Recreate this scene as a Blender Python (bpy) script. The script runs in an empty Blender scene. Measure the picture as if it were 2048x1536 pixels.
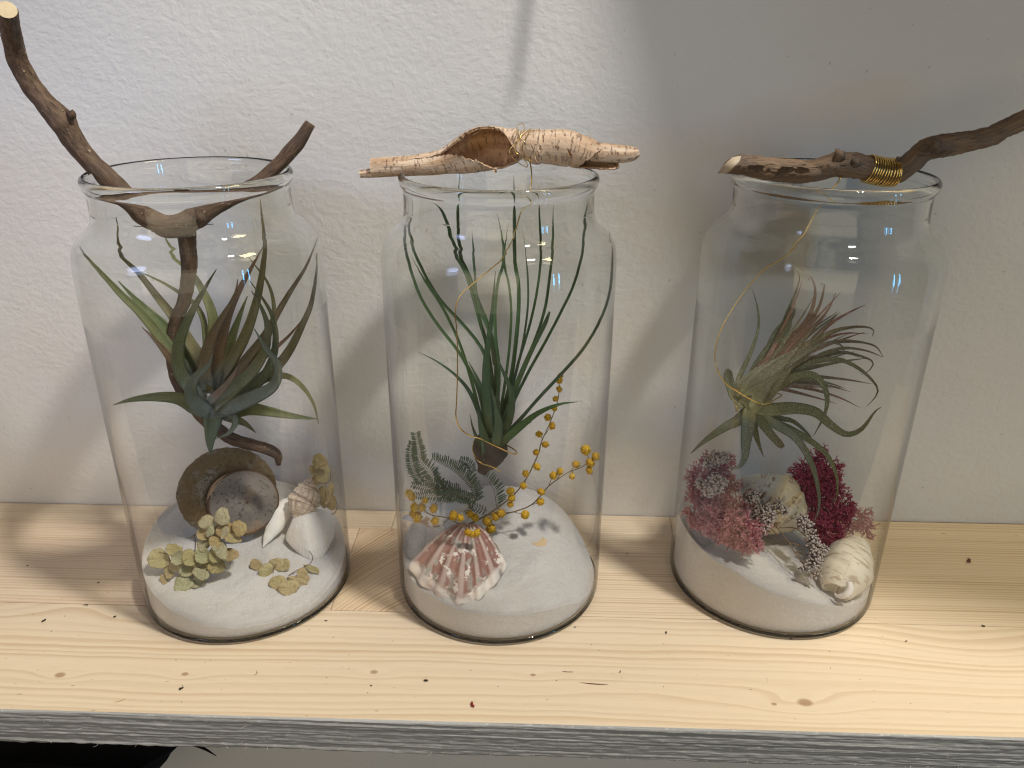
import bpy, math, random
from mathutils import Vector, noise, Matrix
V = Vector
R_ = random.Random(7)
sc = bpy.context.scene
COL = sc.collection
rad = math.radians

# ---------------------------------------------------------------- camera
CAM = V((0.01919, -0.42872, 0.32981)); PITCH, YAW, ROLL, FPX = 0.41807, -0.0272, 0.00637, 1609.22
_f = V((math.sin(YAW)*math.cos(PITCH), math.cos(YAW)*math.cos(PITCH), -math.sin(PITCH)))
_r0 = V((math.cos(YAW), -math.sin(YAW), 0)); _u0 = _r0.cross(_f)
_r = _r0*math.cos(ROLL) + _u0*math.sin(ROLL); _u = -_r0*math.sin(ROLL) + _u0*math.cos(ROLL)
cd = bpy.data.cameras.new('camera'); cam = bpy.data.objects.new('camera', cd); COL.objects.link(cam)
cd.sensor_width = 36.0; cd.lens = FPX/2048*36.0; cd.clip_start = 0.01; cd.clip_end = 100
M = Matrix.Identity(4)
for i in range(3):
    M[i][0], M[i][1], M[i][2], M[i][3] = _r[i], _u[i], -_f[i], CAM[i]
cam.matrix_world = M
sc.camera = cam

# ---------------------------------------------------------------- light
w = bpy.data.worlds.new('World'); sc.world = w; w.use_nodes = True
bg = w.node_tree.nodes['Background']; bg.inputs[0].default_value = (1.0, 0.84, 0.66, 1); bg.inputs[1].default_value = 0.055
def aim(o, loc, tgt):
    o.location = loc; o.rotation_euler = (V(tgt)-V(loc)).to_track_quat('-Z', 'Y').to_euler()
def area(name, loc, tgt, sx, sy, power, col):
    l = bpy.data.lights.new(name, 'AREA'); l.shape = 'RECTANGLE'; l.size = sx; l.size_y = sy; l.energy = power; l.color = col
    o = bpy.data.objects.new(name, l); COL.objects.link(o); aim(o, loc, tgt); return o
def spot(name, loc, tgt, power, col, ang, blend, radius):
    l = bpy.data.lights.new(name, 'SPOT'); l.energy = power; l.color = col; l.spot_size = rad(ang); l.spot_blend = blend; l.shadow_soft_size = radius
    o = bpy.data.objects.new(name, l); COL.objects.link(o); aim(o, loc, tgt); return o
LIGHTS = True
# warm ceiling spot from the front right, cool daylight from the left, two narrow cool window panes far right
KEY = spot('ceiling_spot_lamp', (0.50, -0.38, 1.37), (0.02, -0.03, 0.03), 69, (1.0, 0.965, 0.88), 42, 0.45, 0.058)
spot('left_spot_lamp', (-0.85, -0.75, 0.75), (-0.26, 0.078, 0.295), 25, (0.50, 0.61, 1.0), 31, 0.8, 0.22)
area('front_fill_light', (-0.3, -2.2, 0.5), (0, 0, 0.05), 2.4, 1.8, 17.5, (1.0, 0.85, 0.60))  # warm fill added in front to lift the shelf edge and dim right wall
area('overhead_fill_light', (1.3, -0.30, 1.9), (0.15, 0, 0), 0.5, 0.4, 15.5, (1.0, 0.87, 0.54))  # soft warm fill added overhead for the back right of the shelf
area('window_pane_light', (1.75, -1.30, 0.25), (0.0, 0, 0.2), 0.048, 0.6, 3.0, (0.10, 0.52, 1.0))
area('window_pane_light', (1.90, -1.15, 0.25), (0.0, 0, 0.2), 0.048, 0.6, 3.0, (0.10, 0.52, 1.0))

sc.view_settings.view_transform = 'Standard'; sc.view_settings.look = 'None'
sc.view_settings.exposure = 0.0; sc.view_settings.gamma = 1.0
cy = sc.cycles
cy.max_bounces = 14; cy.transparent_max_bounces = 40; cy.transmission_bounces = 12; cy.glossy_bounces = 6; cy.diffuse_bounces = 4
cy.use_denoising = True; cy.denoising_prefilter = 'ACCURATE'; cy.sample_clamp_indirect = 4.0; cy.blur_glossy = 0.5; cy.pixel_filter_type = 'BLACKMAN_HARRIS'; cy.filter_width = 1.15

# ---------------------------------------------------------------- pixel -> place helpers (photo pixels, 2048 x 1536)
def ray(px, py): return _f + _r*((px-1024)/FPX) - _u*((py-768)/FPX)
def at(px, py, Y):
    v = ray(px, py); return CAM + v*((Y-CAM.y)/v.y)
def atz(px, py, Z=0.0):
    v = ray(px, py); return CAM + v*((Z-CAM.z)/v.z)
def atplane(px, py, P0, n):
    v = ray(px, py); return CAM + v*((P0-CAM).dot(n)/v.dot(n))
def mpp(p): return (p-CAM).dot(_f)/FPX            # metres per photo pixel at a place
JAR = [V((-0.16155, -0.0053, 0)), V((0, 0, 0)), V((0.17683, 0.01123, 0))]
YW, YF = 0.07844, -0.11926
def sandz(i, x, y):
    lx, ly = x-JAR[i].x, y-JAR[i].y
    if i == 0: z = .0240 - .16*lx + .20*ly
    elif i == 1: z = .0265 + .10*ly - 95*max(0, lx)**3
    else: z = .0245 - .28*lx - .03*ly
    n = noise.noise(V((x*38, y*38, 3.1+i)))*.0016 + noise.noise(V((x*110, y*110, 7+i)))*.0008 + noise.noise(V((x*260, y*260, 7+i)))*.0005
    return max(.007, z + n)
def onsand(px, py, i, lift=0.0):
    z = .025
    for _ in range(12):
        p = atz(px, py, z); d = V((p.x-JAR[i].x, p.y-JAR[i].y, 0))
        if d.length > .058: d = d.normalized()*.058
        z = sandz(i, JAR[i].x+d.x, JAR[i].y+d.y)
    p = atz(px, py, z)
    return p + (CAM-p).normalized()*lift

# ---------------------------------------------------------------- mesh helpers
class MB:
    def __init__(s): s.v = []; s.f = []; s.a = []; s.m = []
    def add(s, p, a=(0, 0, 0)): s.v.append(V(p)); s.a.append(a); return len(s.v)-1
    def face(s, *ids, m=0): s.f.append(ids); s.m.append(m)
    def grid(s, rows, close=False, m=0):
        """rows: list of lists of vertex ids"""
        for r0, r1 in zip(rows, rows[1:]):
            n = len(r0)
            for j in range(n if close else n-1):
                k = (j+1) % n
                s.face(r0[j], r0[k], r1[k], r1[j], m=m)
    def build(s, name, mats, parent=None, smooth=True, loc=None):
        off = V((0, 0, 0))
        if parent is not None: off = V(parent['org'])
        elif loc is not None: off = V(loc)
        me = bpy.data.meshes.new(name)
        me.from_pydata([tuple(p-off) for p in s.v], [], s.f)
        if not isinstance(mats, (list, tuple)): mats = [mats]
        for m in mats: me.materials.append(m)
        at_ = me.attributes.new('pv', 'FLOAT_VECTOR', 'POINT')
        at_.data.foreach_set('vector', [c for a in s.a for c in a])
        me.polygons.foreach_set('material_index', s.m)
        me.polygons.foreach_set('use_smooth', [smooth]*len(s.f))
        me.update()
        o = bpy.data.objects.new(name, me); COL.objects.link(o)
        if parent is not None: o.parent = parent
        else: o.location = off
        o['org'] = tuple(off)
        return o
def tag(o, label, cat, group=None, kind=None):
    if label: o['label'] = label
    if cat: o['category'] = cat
    if group: o['group'] = group
    if kind: o['kind'] = kind
    return o
def thing(name, loc, label, cat, group=None):
    o = bpy.data.objects.new(name, None); COL.objects.link(o); o.location = loc; o['org'] = tuple(loc)
    o.empty_display_size = .01
    return tag(o, label, cat, group)
def catmull(P, n):
    """P: list of tuples of equal length; returns n samples, roughly even in parameter length"""
    P = [tuple(p) for p in P]
    if len(P) == 2: P = [P[0], tuple((a+b)/2 for a, b in zip(*P)), P[1]]
    L = [0]
    for a, b in zip(P, P[1:]): L.append(L[-1] + max(1e-9, math.sqrt(sum((x-y)**2 for x, y in zip(a[:3], b[:3])))))
    E = [tuple(2*a-b for a, b in zip(P[0], P[1]))] + P + [tuple(2*a-b for a, b in zip(P[-1], P[-2]))]
    out = []; k = 0
    for i in range(n):
        s = L[-1]*i/(n-1)
        while k < len(P)-2 and s > L[k+1]: k += 1
        t = min(1, max(0, (s-L[k])/(L[k+1]-L[k])))
        p0, p1, p2, p3 = E[k], E[k+1], E[k+2], E[k+3]
        out.append(tuple(.5*((2*b)+(-a+c)*t+(2*a-5*b+4*c-d)*t*t+(-a+3*b-3*c+d)*t**3) for a, b, c, d in zip(p0, p1, p2, p3)))
    return out
def frames(C):
    """parallel transport frames along a list of points"""
    T = [(C[min(i+1, len(C)-1)]-C[max(i-1, 0)]).normalized() for i in range(len(C))]
    n = T[0].orthogonal().normalized(); N = []
    for t in T:
        n = (n - t*n.dot(t))
        n = n.normalized() if n.length > 1e-9 else t.orthogonal().normalized()
        N.append(n)
    return T, N, [t.cross(n) for t, n in zip(T, N)]
def tube(mb, C, Rad, sides=8, rough=0.0, freq=60, caps=True, seed=0.0, m=0, vlen=None):
    T, N, B = frames(C); rows = []
    L = 0
    for i, c in enumerate(C):
        if i: L += (c-C[i-1]).length
        row = []
        for j in range(sides):
            a = 2*math.pi*j/sides; d = N[i]*math.cos(a)+B[i]*math.sin(a)
            r = Rad[i]
            if rough:
                q = V((c.x*freq+math.cos(a)*1.3+seed, c.y*freq+math.sin(a)*1.3, c.z*freq))
                r *= 1 + rough*(noise.noise(q) + .5*noise.noise(q*2.7) + .5*noise.noise(V((math.cos(a)*2.2, math.sin(a)*2.2+seed, L*freq*.35))))
            row.append(mb.add(c+d*r, (L, a/6.2832, r)))
        rows.append(row)
    mb.grid(rows, close=True, m=m)
    if caps:
        mb.face(*reversed(rows[0]), m=m); mb.face(*rows[-1], m=m)
    return rows
def pxpath(pts, n, scale=1.0, ox=0, oy=0):
    """pts (x, y, Y[, r]) in crop pixels -> world centre line and radii"""
    Q = []
    for p in pts:
        P = at(ox+p[0]/scale, oy+p[1]/scale, p[2])
        r = (p[3]/scale if len(p) > 3 else 1)*mpp(P)
        Q.append((P.x, P.y, P.z, r))
    S = catmull(Q, n)
    return [V(s[:3]) for s in S], [s[3] for s in S]

# ---------------------------------------------------------------- material helpers
class NT:
    def __init__(s, name):
        s.m = bpy.data.materials.new(name); s.m.use_nodes = True; s.t = s.m.node_tree; s.n = s.t.nodes
        s.b = s.n['Principled BSDF']; s.out = s.n['Material Output']
    def N(s, typ, **kw):
        n = s.n.new(typ)
        for k, v in kw.items(): setattr(n, k, v)
        return n
    def put(s, sock, val):
        if hasattr(val, 'is_linked') or hasattr(val, 'links'): s.t.links.new(val, sock)
        elif isinstance(val, (tuple, list)) and len(val) == 3 and sock.type == 'RGBA': sock.default_value = (*val, 1)
        else: sock.default_value = val
    def math(s, op, a, b=0.0, c=0.0):
        n = s.N('ShaderNodeMath', operation=op); s.put(n.inputs[0], a); s.put(n.inputs[1], b); s.put(n.inputs[2], c); return n.outputs[0]
    def vec(s, a=0.0, b=0.0, c=0.0):
        n = s.N('ShaderNodeCombineXYZ')
        for i, x in enumerate((a, b, c)): s.put(n.inputs[i], x)
        return n.outputs[0]
    def sep(s, v):
        n = s.N('ShaderNodeSeparateXYZ'); s.put(n.inputs[0], v); return n.outputs
    def scale(s, v, k):
        n = s.N('ShaderNodeVectorMath', operation='MULTIPLY'); s.put(n.inputs[0], v); n.inputs[1].default_value = k if isinstance(k, tuple) else (k, k, k); return n.outputs[0]
    def addv(s, v, k):
        n = s.N('ShaderNodeVectorMath', operation='ADD'); s.put(n.inputs[0], v); s.put(n.inputs[1], k); return n.outputs[0]
    def noise(s, v, sc_=5.0, det=3.0, rough=.55, dist=0.0):
        n = s.N('ShaderNodeTexNoise'); s.put(n.inputs['Vector'], v); n.inputs['Scale'].default_value = sc_
        n.inputs['Detail'].default_value = det; n.inputs['Roughness'].default_value = rough; n.inputs['Distortion'].default_value = dist
        return n.outputs[0]
    def voro(s, v, sc_=5.0, feat='F1', out=0):
        n = s.N('ShaderNodeTexVoronoi', feature=feat); s.put(n.inputs['Vector'], v); n.inputs['Scale'].default_value = sc_; return n.outputs[out]
    def ramp(s, f, *stops):
        n = s.N('ShaderNodeValToRGB'); e = n.color_ramp.elements
        while len(e) < len(stops): e.new(.5)
        for k, (p, c) in enumerate(stops):
            e[k].position = p; e[k].color = (*c, 1) if isinstance(c, tuple) else (c, c, c, 1)
        s.put(n.inputs[0], f); return n.outputs[0]
    def step(s, f, lo, hi):
        n = s.N('ShaderNodeMapRange', interpolation_type='SMOOTHSTEP'); s.put(n.inputs[0], f); n.inputs[1].default_value = lo; n.inputs[2].default_value = hi; return n.outputs[0]
    def mix(s, f, a, b, mode='MIX'):
        n = s.N('ShaderNodeMix', data_type='RGBA', blend_type=mode); s.put(n.inputs[0], f); s.put(n.inputs[6], a); s.put(n.inputs[7], b); return n.outputs[2]
    def obj(s): return s.N('ShaderNodeTexCoord').outputs['Object']
    def pv(s): return s.N('ShaderNodeAttribute', attribute_name='pv').outputs['Vector']
    def bump(s, h, strength=.3, dist=.001, nrm=None):
        n = s.N('ShaderNodeBump'); n.inputs['Strength'].default_value = strength; n.inputs['Distance'].default_value = dist; s.put(n.inputs['Height'], h)
        if nrm is not None: s.put(n.inputs['Normal'], nrm)
        return n.outputs[0]
    def fin(s, col, rough=.6, nrm=None, spec=.4, **kw):
        s.put(s.b.inputs['Base Color'], col); s.put(s.b.inputs['Roughness'], rough); s.put(s.b.inputs['Specular IOR Level'], spec)
        if nrm is not None: s.put(s.b.inputs['Normal'], nrm)
        for k, v in kw.items(): s.put(s.b.inputs[k.replace('_', ' ')], v)
        return s.m

# ================================================================ SETTING
def wall_mat():
    t = NT('plaster'); p = t.obj()
    q = t.scale(p, (1.0, 1.0, 1.25))
    q = t.addv(q, t.scale(t.vec(t.noise(p, 14, 2), 0.0, t.noise(p, 11, 2)), .02)); big = t.noise(q, 205, 2, .5, .25); fine = t.noise(q, 520, 3, .6); mid = t.noise(q, 60, 2)
    h = t.math('ADD', t.math('MULTIPLY', big, 1.0), t.math('MULTIPLY', fine, .28))
    h = t.math('ADD', h, t.math('MULTIPLY', mid, .8))
    col = t.mix(t.noise(p, 9, 3), (.60, .585, .565), (.67, .655, .635))
    spk = t.step(t.noise(p, 230, 2, .5), .70, .76)
    col = t.mix(t.math('MULTIPLY', spk, .5), col, (.30, .29, .29))
    return t.fin(col, .75, t.bump(h, .45, .0010), .25)
mb = MB()
a = [mb.add((-4, YW, -3.0)), mb.add((4, YW, -3.0)), mb.add((4, YW, 2.4)), mb.add((-4, YW, 2.4))]
mb.face(*a)
tag(mb.build('wall', wall_mat(), smooth=False), 'rough white plaster wall behind the shelf', 'wall', kind='structure')

def wood_mat(name, spacing, wav, knots=(), quad=None, tone=(.0, .0, .0), contrast=1.0, seed=0.0, kink=.35):
    """pine: growth rings drawn as contours of y bent by waves, an arch and knots"""
    t = NT(name); p = t.obj(); x, y, z = t.sep(p)
    pn = t.vec(t.math('ADD', t.math('MULTIPLY', x, 4.0), seed), t.math('MULTIPLY', y, 11.0), t.math('MULTIPLY', z, 11.0))
    g = t.math('ADD', y, t.math('MULTIPLY', t.math('SUBTRACT', t.noise(pn, 1.0, 2, .5), .5), wav))
    pn2 = t.vec(t.math('ADD', t.math('MULTIPLY', x, 22.0), seed), t.math('MULTIPLY', y, 40.0), 0.0)
    g = t.math('ADD', g, t.math('MULTIPLY', t.math('SUBTRACT', t.noise(pn2, 1.0, 2, .5), .5), spacing*kink))
    g = t.math('ADD', g, t.math('MULTIPLY', z, .6))
    if quad:
        x1, c = quad
        d = t.math('MINIMUM', t.math('SUBTRACT', x, x1), 0.0)
        g = t.math('ADD', g, t.math('MULTIPLY', t.math('MULTIPLY', d, d), c))
    dark = 0.0
    for (kx, ky, ax, ay, h, core) in knots:
        dx = t.math('DIVIDE', t.math('SUBTRACT', x, kx), ax); dy = t.math('DIVIDE', t.math('SUBTRACT', y, ky), ay)
        d2 = t.math('ADD', t.math('MULTIPLY', dx, dx), t.math('MULTIPLY', dy, dy))
        e = t.math('EXPONENT', t.math('MULTIPLY', d2, -1.0))
        g = t.math('ADD', g, t.math('MULTIPLY', e, h))
        if core:
            dx = t.math('DIVIDE', t.math('SUBTRACT', x, kx), core*1.5); dy = t.math('DIVIDE', t.math('SUBTRACT', y, ky), core)
            d2 = t.math('ADD', t.math('MULTIPLY', dx, dx), t.math('MULTIPLY', dy, dy))
            dark = t.math('ADD', dark, t.step(d2, 1.3, .2))
    gs = t.math('DIVIDE', g, spacing)
    gs = t.math('ADD', gs, t.math('MULTIPLY', t.noise(t.vec(0.0, t.math('MULTIPLY', gs, .33), seed), 1.0, 2, .5), 2.2))
    f = t.math('FRACT', gs)
    ring = t.math('MULTIPLY', t.step(f, .25, .90), t.step(f, 1.0, .93))
    amp = t.step(t.noise(t.vec(t.math('MULTIPLY', x, 1.2), t.math('MULTIPLY', gs, .6), seed), 1.0, 2, .5), .22, .75)
    ring = t.math('MULTIPLY', ring, t.math('MULTIPLY', amp, contrast))
    base = t.mix(t.noise(t.vec(t.math('MULTIPLY', x, 3.0), t.math('MULTIPLY', y, 9.0), seed), 1.0, 3, .6),
                 (.69+tone[0], .55+tone[1], .40+tone[2]), (.76+tone[0], .64+tone[1], .49+tone[2]))
    col = t.mix(ring, base, (.49+tone[0], .32+tone[1], .165+tone[2]))
    fib = t.noise(t.vec(t.math('MULTIPLY', x, 60.0), t.math('MULTIPLY', y, 1500.0), t.math('MULTIPLY', z, 800)), 1.0, 2, .6)
    col = t.mix(t.math('MULTIPLY', t.step(fib, .52, .8), .22), col, (.42, .27, .14))
    spot_ = t.step(t.noise(t.vec(t.math('MULTIPLY', x, 160.0), t.math('MULTIPLY', y, 420.0), 0.0), 1.0, 1, .5), .76, .80)
    col = t.mix(t.math('MULTIPLY', spot_, .5), col, (.20, .11, .05))
    if knots: col = t.mix(t.math('MULTIPLY', dark, .72), col, (.30, .16, .08))
    h = t.math('ADD', t.math('MULTIPLY', fib, .5), t.math('MULTIPLY', ring, .6))
    return t.fin(col, .55, t.bump(h, .22, .0004), .35)
def slab(mb, x0, x1, y0, y1, z0, z1, bev=.0006, jag=0.0):
    """a board with eased upper edges, cut finely enough along x"""
    prof = [(y0, z0), (y0, z1-bev), (y0+bev, z1), (y1-bev, z1), (y1, z1-bev), (y1, z0)]
    rows = [[mb.add((x, y, z)) for y, z in prof] for x in (x0, x0+bev, x1-bev, x1)]
    for k in (0, 3):
        for j in (1, 2, 3, 4): mb.v[rows[k][j]].z -= bev*.8
    mb.grid(rows); n = len(prof)
    mb.face(*rows[0]); mb.face(*reversed(rows[-1]))
    for r0, r1 in zip(rows, rows[1:]): mb.face(r1[0], r1[-1], r0[-1], r0[0])
TH = .0195
shelf = thing('shelf', (0, 0, -TH), 'pale pine shelf board with grey rough sawn front edge under the three jars', 'shelf')
YA, YB = .0545, -.0345
K = lambda px, py: (atz(px, py).x, atz(px, py).y)
kn = lambda px, py, ax, ay, h, core: (*K(px, py), ax, ay, h, core)
staves = [
    (-.62, -.080, YA, YW-.0006, wood_mat('pine_back_left', .0036, .004, seed=1.7, contrast=1.0)),
    (-.080, .122, YA, YW-.0006, wood_mat('pine_back_middle', .0030, .004, seed=4.2, contrast=.6, tone=(.03, .03, .03))),
    (.122, .62, YA, YW-.0006, wood_mat('pine_back_right', .0032, .004, seed=8.8, contrast=.8)),
    (-.62, -.103, YB, YA, wood_mat('pine_middle_left', .0026, .007, knots=[kn(150, 1105, .020, .010, .004, 0)], seed=2.3, contrast=.75, tone=(.02, .0, .0))),
    (-.103, .012, YB, YA, wood_mat('pine_arched', .0042, .006, quad=(-.012, 9.0), seed=5.1, contrast=1.0, tone=(.0, -.03, -.045))),
    (.012, .62, YB, YA, wood_mat('pine_middle_right', .0025, .008, seed=6.6, contrast=.8)),
    (-.62, .62, YF, YB, wood_mat('pine_front', .0052, .012, seed=9.4, contrast=.52, kink=.45, knots=[
        kn(175, 1195, .040, .020, -.016, 0), kn(120, 1350, .013, .006, .007, .0022), kn(370, 1348, .011, .005, .005, .0015), kn(748, 1344, .011, .005, .005, .0016),
        kn(1610, 1405, .024, .009, .010, .0030), kn(1548, 1408, .010, .004, .003, .0012), kn(1066, 1350, .010, .004, .003, .0012),
        kn(1290, 1385, .040, .007, -.006, 0), kn(1950, 1300, .050, .022, .011, 0)])),
]
for x0, x1, y0, y1, mt in staves:
    mb = MB(); slab(mb, x0+.00015, x1-.00015, y0+.0002, y1-.0002, -TH, 0.0)
    mb.build('stave', mt, shelf, smooth=False)
# weathered, rough sawn front face as real relief
def edge_mat():
    t = NT('weathered_edge'); x, y, z = t.sep(t.pv())
    g = t.noise(t.vec(t.math('MULTIPLY', x, 5.0), 0.0, t.math('ADD', t.math('MULTIPLY', z, 1000.0), t.math('MULTIPLY', x, 12.0))), 1.0, 3, .6)
    g2 = t.noise(t.vec(t.math('MULTIPLY', x, 260.0), 0.0, t.math('MULTIPLY', z, 1500.0)), 1.0, 2, .6)
    col = t.ramp(g, (.30, (.19, .19, .195)), (.5, (.31, .31, .315)), (.70, (.47, .47, .475)))
    col = t.mix(t.math('MULTIPLY', t.step(g2, .55, .75), .5), col, (.66, .64, .61))
    return t.fin(col, .8, t.bump(t.math('ADD', g, t.math('MULTIPLY', g2, .5)), .5, .0006), .2)
mb = MB(); rows = []
NX, NZ = 800, 36
for i in range(NX+1):
    x = -.62 + 1.24*i/NX
    row = []
    for j in range(NZ+1):
        z = -.0004 - (TH+.0016)*j/NZ
        zz = z + .0006*noise.noise(V((x*14, 2.2, j*.05)))
        d = .0009*noise.noise(V((x*7, 0, z*820 + x*10))) + .0004*noise.noise(V((x*130, 5, z*1100)))
        if j == 0: d = -.0003
        if j >= NZ-1: zz += .0007*noise.noise(V((x*190, 9, 0))) + .0005*noise.noise(V((x*55, 9, 0)))
        row.append(mb.add((x, YF-.0014-d, zz), (x, 0, z)))
    row.append(mb.add((x, YF+.002, -TH-.0014), (x, 0, -TH)))
    row.insert(0, mb.add((x, YF+.0004, -.0004), (x, 0, 0)))
    rows.append(row)
mb.grid(rows)
edge = mb.build('front_edge', edge_mat(), shelf)
t = NT('splinter_wood'); spl = t.fin((.58, .54, .48), .7)
mb = MB()
for k in range(165):
    x = -.60 + 1.2*R_.random(); low = R_.random() < .72
    z = -TH - .0006 if low else -TH*R_.random()
    c0 = V((x, YF-.0018, z)); L = R_.uniform(.0008, .0024) if R_.random() < .93 else R_.uniform(.003, .005)
    d = V((R_.uniform(-1, 1), R_.uniform(-.5, -.1), R_.uniform(-1.0, -.1) if low else R_.uniform(-.6, .6))).normalized()
    s = V((R_.uniform(-1, 1), 0, R_.uniform(-1, 1))) * L*.35
    C = [c0, c0+d*L*.5+s*.5, c0+d*L]
    tube(mb, C, [.00010, .00008, .00003], 4, caps=False)
o = mb.build('splinters', spl, shelf); o['kind'] = 'stuff'

# unseen board added on the right, shaped to shade the wall and shelf back
mb = MB(); pl_ = [(.47, -.197), (.32, -.154), (.2476, -.0836), (.1426, -.013), (.012, YW-.001), (.47, YW-.001)]
lo = [mb.add((x, y, .548)) for x, y in pl_]; up = [mb.add((x, y, .566)) for x, y in pl_]
mb.face(*reversed(up)); mb.face(*lo); mb.grid([lo, up], close=True)
tag(mb.build('shading_board', staves[4][4], smooth=False, loc=(.4, 0, .548)), 'unseen pine board added above the right jar to shade the wall', 'shelf')

t = NT('grey_cord'); mb = MB(); tube(mb, [V((.064, .046, .549)), V((.056, .046, .48)), V((.046, .046, .41)), V((.041, .046, .368))], [.0024, .0024, .0022, .0016], 8)  # unseen cord, added so that its thin shadow falls on the wall
tag(mb.build('shadow_cord', t.fin((.25, .22, .19), .8), loc=(.064, .046, .549)), 'thin unseen cord added above the jars to cast a stroke of shadow', 'cord')

# ================================================================ BELOW THE SHELF
t = NT('black_cloth'); blk = t.fin((.006, .006, .007), .85, None, .15)
# rounded black lamp-like shade with a thin pointed lip
shade = thing('black_shade', at(150, 1600, -.02), 'black rounded shape with a thin pointed lip under the left end of the shelf', 'dark object')
mb = MB()
out = [(-260, 1462), (60, 1468), (250, 1482), (350, 1488), (362, 1489), (352, 1496), (342, 1506), (334, 1520), (316, 1540), (270, 1600), (150, 1680), (-260, 1720)]
front = [mb.add(at(x, y, -.02)) for x, y in out]
cen = at(100, 1580, -.02)
mid_ = [mb.add(cen+(mb.v[i]-cen)*1.0+V((0, .012, 0))) for i in front]
bk = [mb.add(cen+(mb.v[i]-cen)*.8+V((0, .03, 0))) for i in front]
fr2 = [mb.add(cen+(mb.v[i]-cen)*.75+V((0, -.012, 0))) for i in front]
mb.grid([fr2, front, mid_, bk], close=True); mb.face(*fr2); mb.face(*reversed(bk))
mb.build('body', blk, shade)
mb = MB(); C, Rd = pxpath([(352, 1487, -.02, 3), (385, 1489, -.021, 3.5), (408, 1497, -.022, 2.8), (433, 1512, -.023, .6)], 14)
tube(mb, C, Rd, 8); mb.build('lip', blk, shade)

# ================================================================ JARS
def thin_group(t):
    lw = t.N('ShaderNodeLayerWeight'); lw.inputs['Blend'].default_value = .5
    fac = lw.outputs['Facing']
    tint = t.mix(t.math('POWER', t.step(fac, .50, 1.0), 1.4), (.988, .990, .986), (.46, .46, .48))
    tr = t.N('ShaderNodeBsdfTransparent'); t.put(tr.inputs[0], tint)
    gl = t.N('ShaderNodeBsdfGlossy'); gl.inputs['Roughness'].default_value = .02; gl.inputs[0].default_value = (1, 1, 1, 1)
    wv = t.noise(t.scale(t.obj(), (1.0, 1.0, .12)), 60, 2)
    t.put(gl.inputs['Normal'], t.bump(wv, .10, .002))
    # the even wall is one skin that carries the reflection of both its faces
    f2 = t.math('MINIMUM', t.math('ADD', .055, t.math('MULTIPLY', t.math('POWER', fac, 5.0), .8)), .82)
    mx = t.N('ShaderNodeMixShader'); t.put(mx.inputs[0], f2)
    t.t.links.new(tr.outputs[0], mx.inputs[1]); t.t.links.new(gl.outputs[0], mx.inputs[2])
    return mx.outputs[0]
def thick_group(t):
    g = t.N('ShaderNodeBsdfGlass'); g.inputs['IOR'].default_value = 1.45; g.inputs['Roughness'].default_value = 0.0
    g.inputs[0].default_value = (.985, .99, .985, 1)
    wv = t.noise(t.scale(t.obj(), (1, 1, .5)), 45, 2)
    t.put(g.inputs['Normal'], t.bump(wv, .05, .003))
    return g.outputs[0]
def thin_glass(name):
    t = NT(name); t.n.remove(t.b); t.t.links.new(thin_group(t), t.out.inputs[0]); return t.m
def plain_glass(name):
    t = NT(name); t.n.remove(t.b); t.t.links.new(thick_group(t), t.out.inputs[0]); return t.m
THIN, THICK = thin_glass('glass_wall'), plain_glass('glass_solid')
# outlines of the jar (radius, height): a thick foot, an even thin wall, and a shoulder, neck and lip whose glass swells from nothing to full thickness
FOOT = [(0, .0012), (.040, .0010), (.0590, .0000), (.0615, .0004), (.0631, .0018), (.0638, .0045), (.0600, .0028), (.040, .0026), (0, .0026)]
WALL = [(.0638, .0045), (.0640, .012), (.0640, .05), (.0640, .12), (.0640, .188)]
SHO = [(.0640, .188), (.0640, .196), (.0640, .204), (.0639, .2100), (.0638, .2150), (.0634, .2190), (.0626, .2228), (.0612, .2260), (.0592, .2288), (.0566, .2312), (.0541, .2332), (.0521, .2356), (.0509, .2386), (.0504, .2420)]
NECK = [(.0504, .2420), (.0503, .2465), (.0503, .2510), (.0507, .2530), (.0517, .2545), (.0525, .2568), (.0524, .2586), (.0516, .2598), (.0506, .2602), (.0496, .2597), (.0490, .2585), (.0487, .2565), (.0484, .2540), (.0481, .2510), (.0480, .2465), (.0480, .2420)]
def thickness(z): return .0024*min(1, max(0, (z-.188)/.050))**2.2
INS = []
for k, (r, z) in enumerate(SHO):
    r0, z0 = SHO[max(0, k-1)]; r1, z1 = SHO[min(len(SHO)-1, k+1)]; L = math.hypot(r1-r0, z1-z0)
    h = thickness(z); INS.append((r-(z1-z0)/L*h, z+(r1-r0)/L*h))
INS[-1] = (.0480, .2420)
NS = 128
jar_labels = ['clear glass jar holding the broad leaved air plant and the forked twig',
              'clear glass jar under the curled birch bark, between the other two jars',
              'clear glass jar with pink moss inside and the wire bound branch on its rim']
SMOOTH = lambda P, n: [(q[0], q[1]) for q in catmull([(r, z, 0) for r, z in P], n)]
def lathe(mb, P, c):
    rows = []
    for r, z in P:
        rows.append([mb.add(c+V((0, 0, z)))] if r == 0 else [mb.add(c+V((r*math.cos(2*math.pi*j/NS), r*math.sin(2*math.pi*j/NS), z))) for j in range(NS)])
    for a, b in zip(rows, rows[1:]):
        for j in range(NS):
            k = (j+1) % NS
            if len(a) == 1: mb.face(a[0], b[k], b[j])
            elif len(b) == 1: mb.face(a[j], a[k], b[0])
            else: mb.face(a[j], a[k], b[k], b[j])
jar0 = {}
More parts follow.
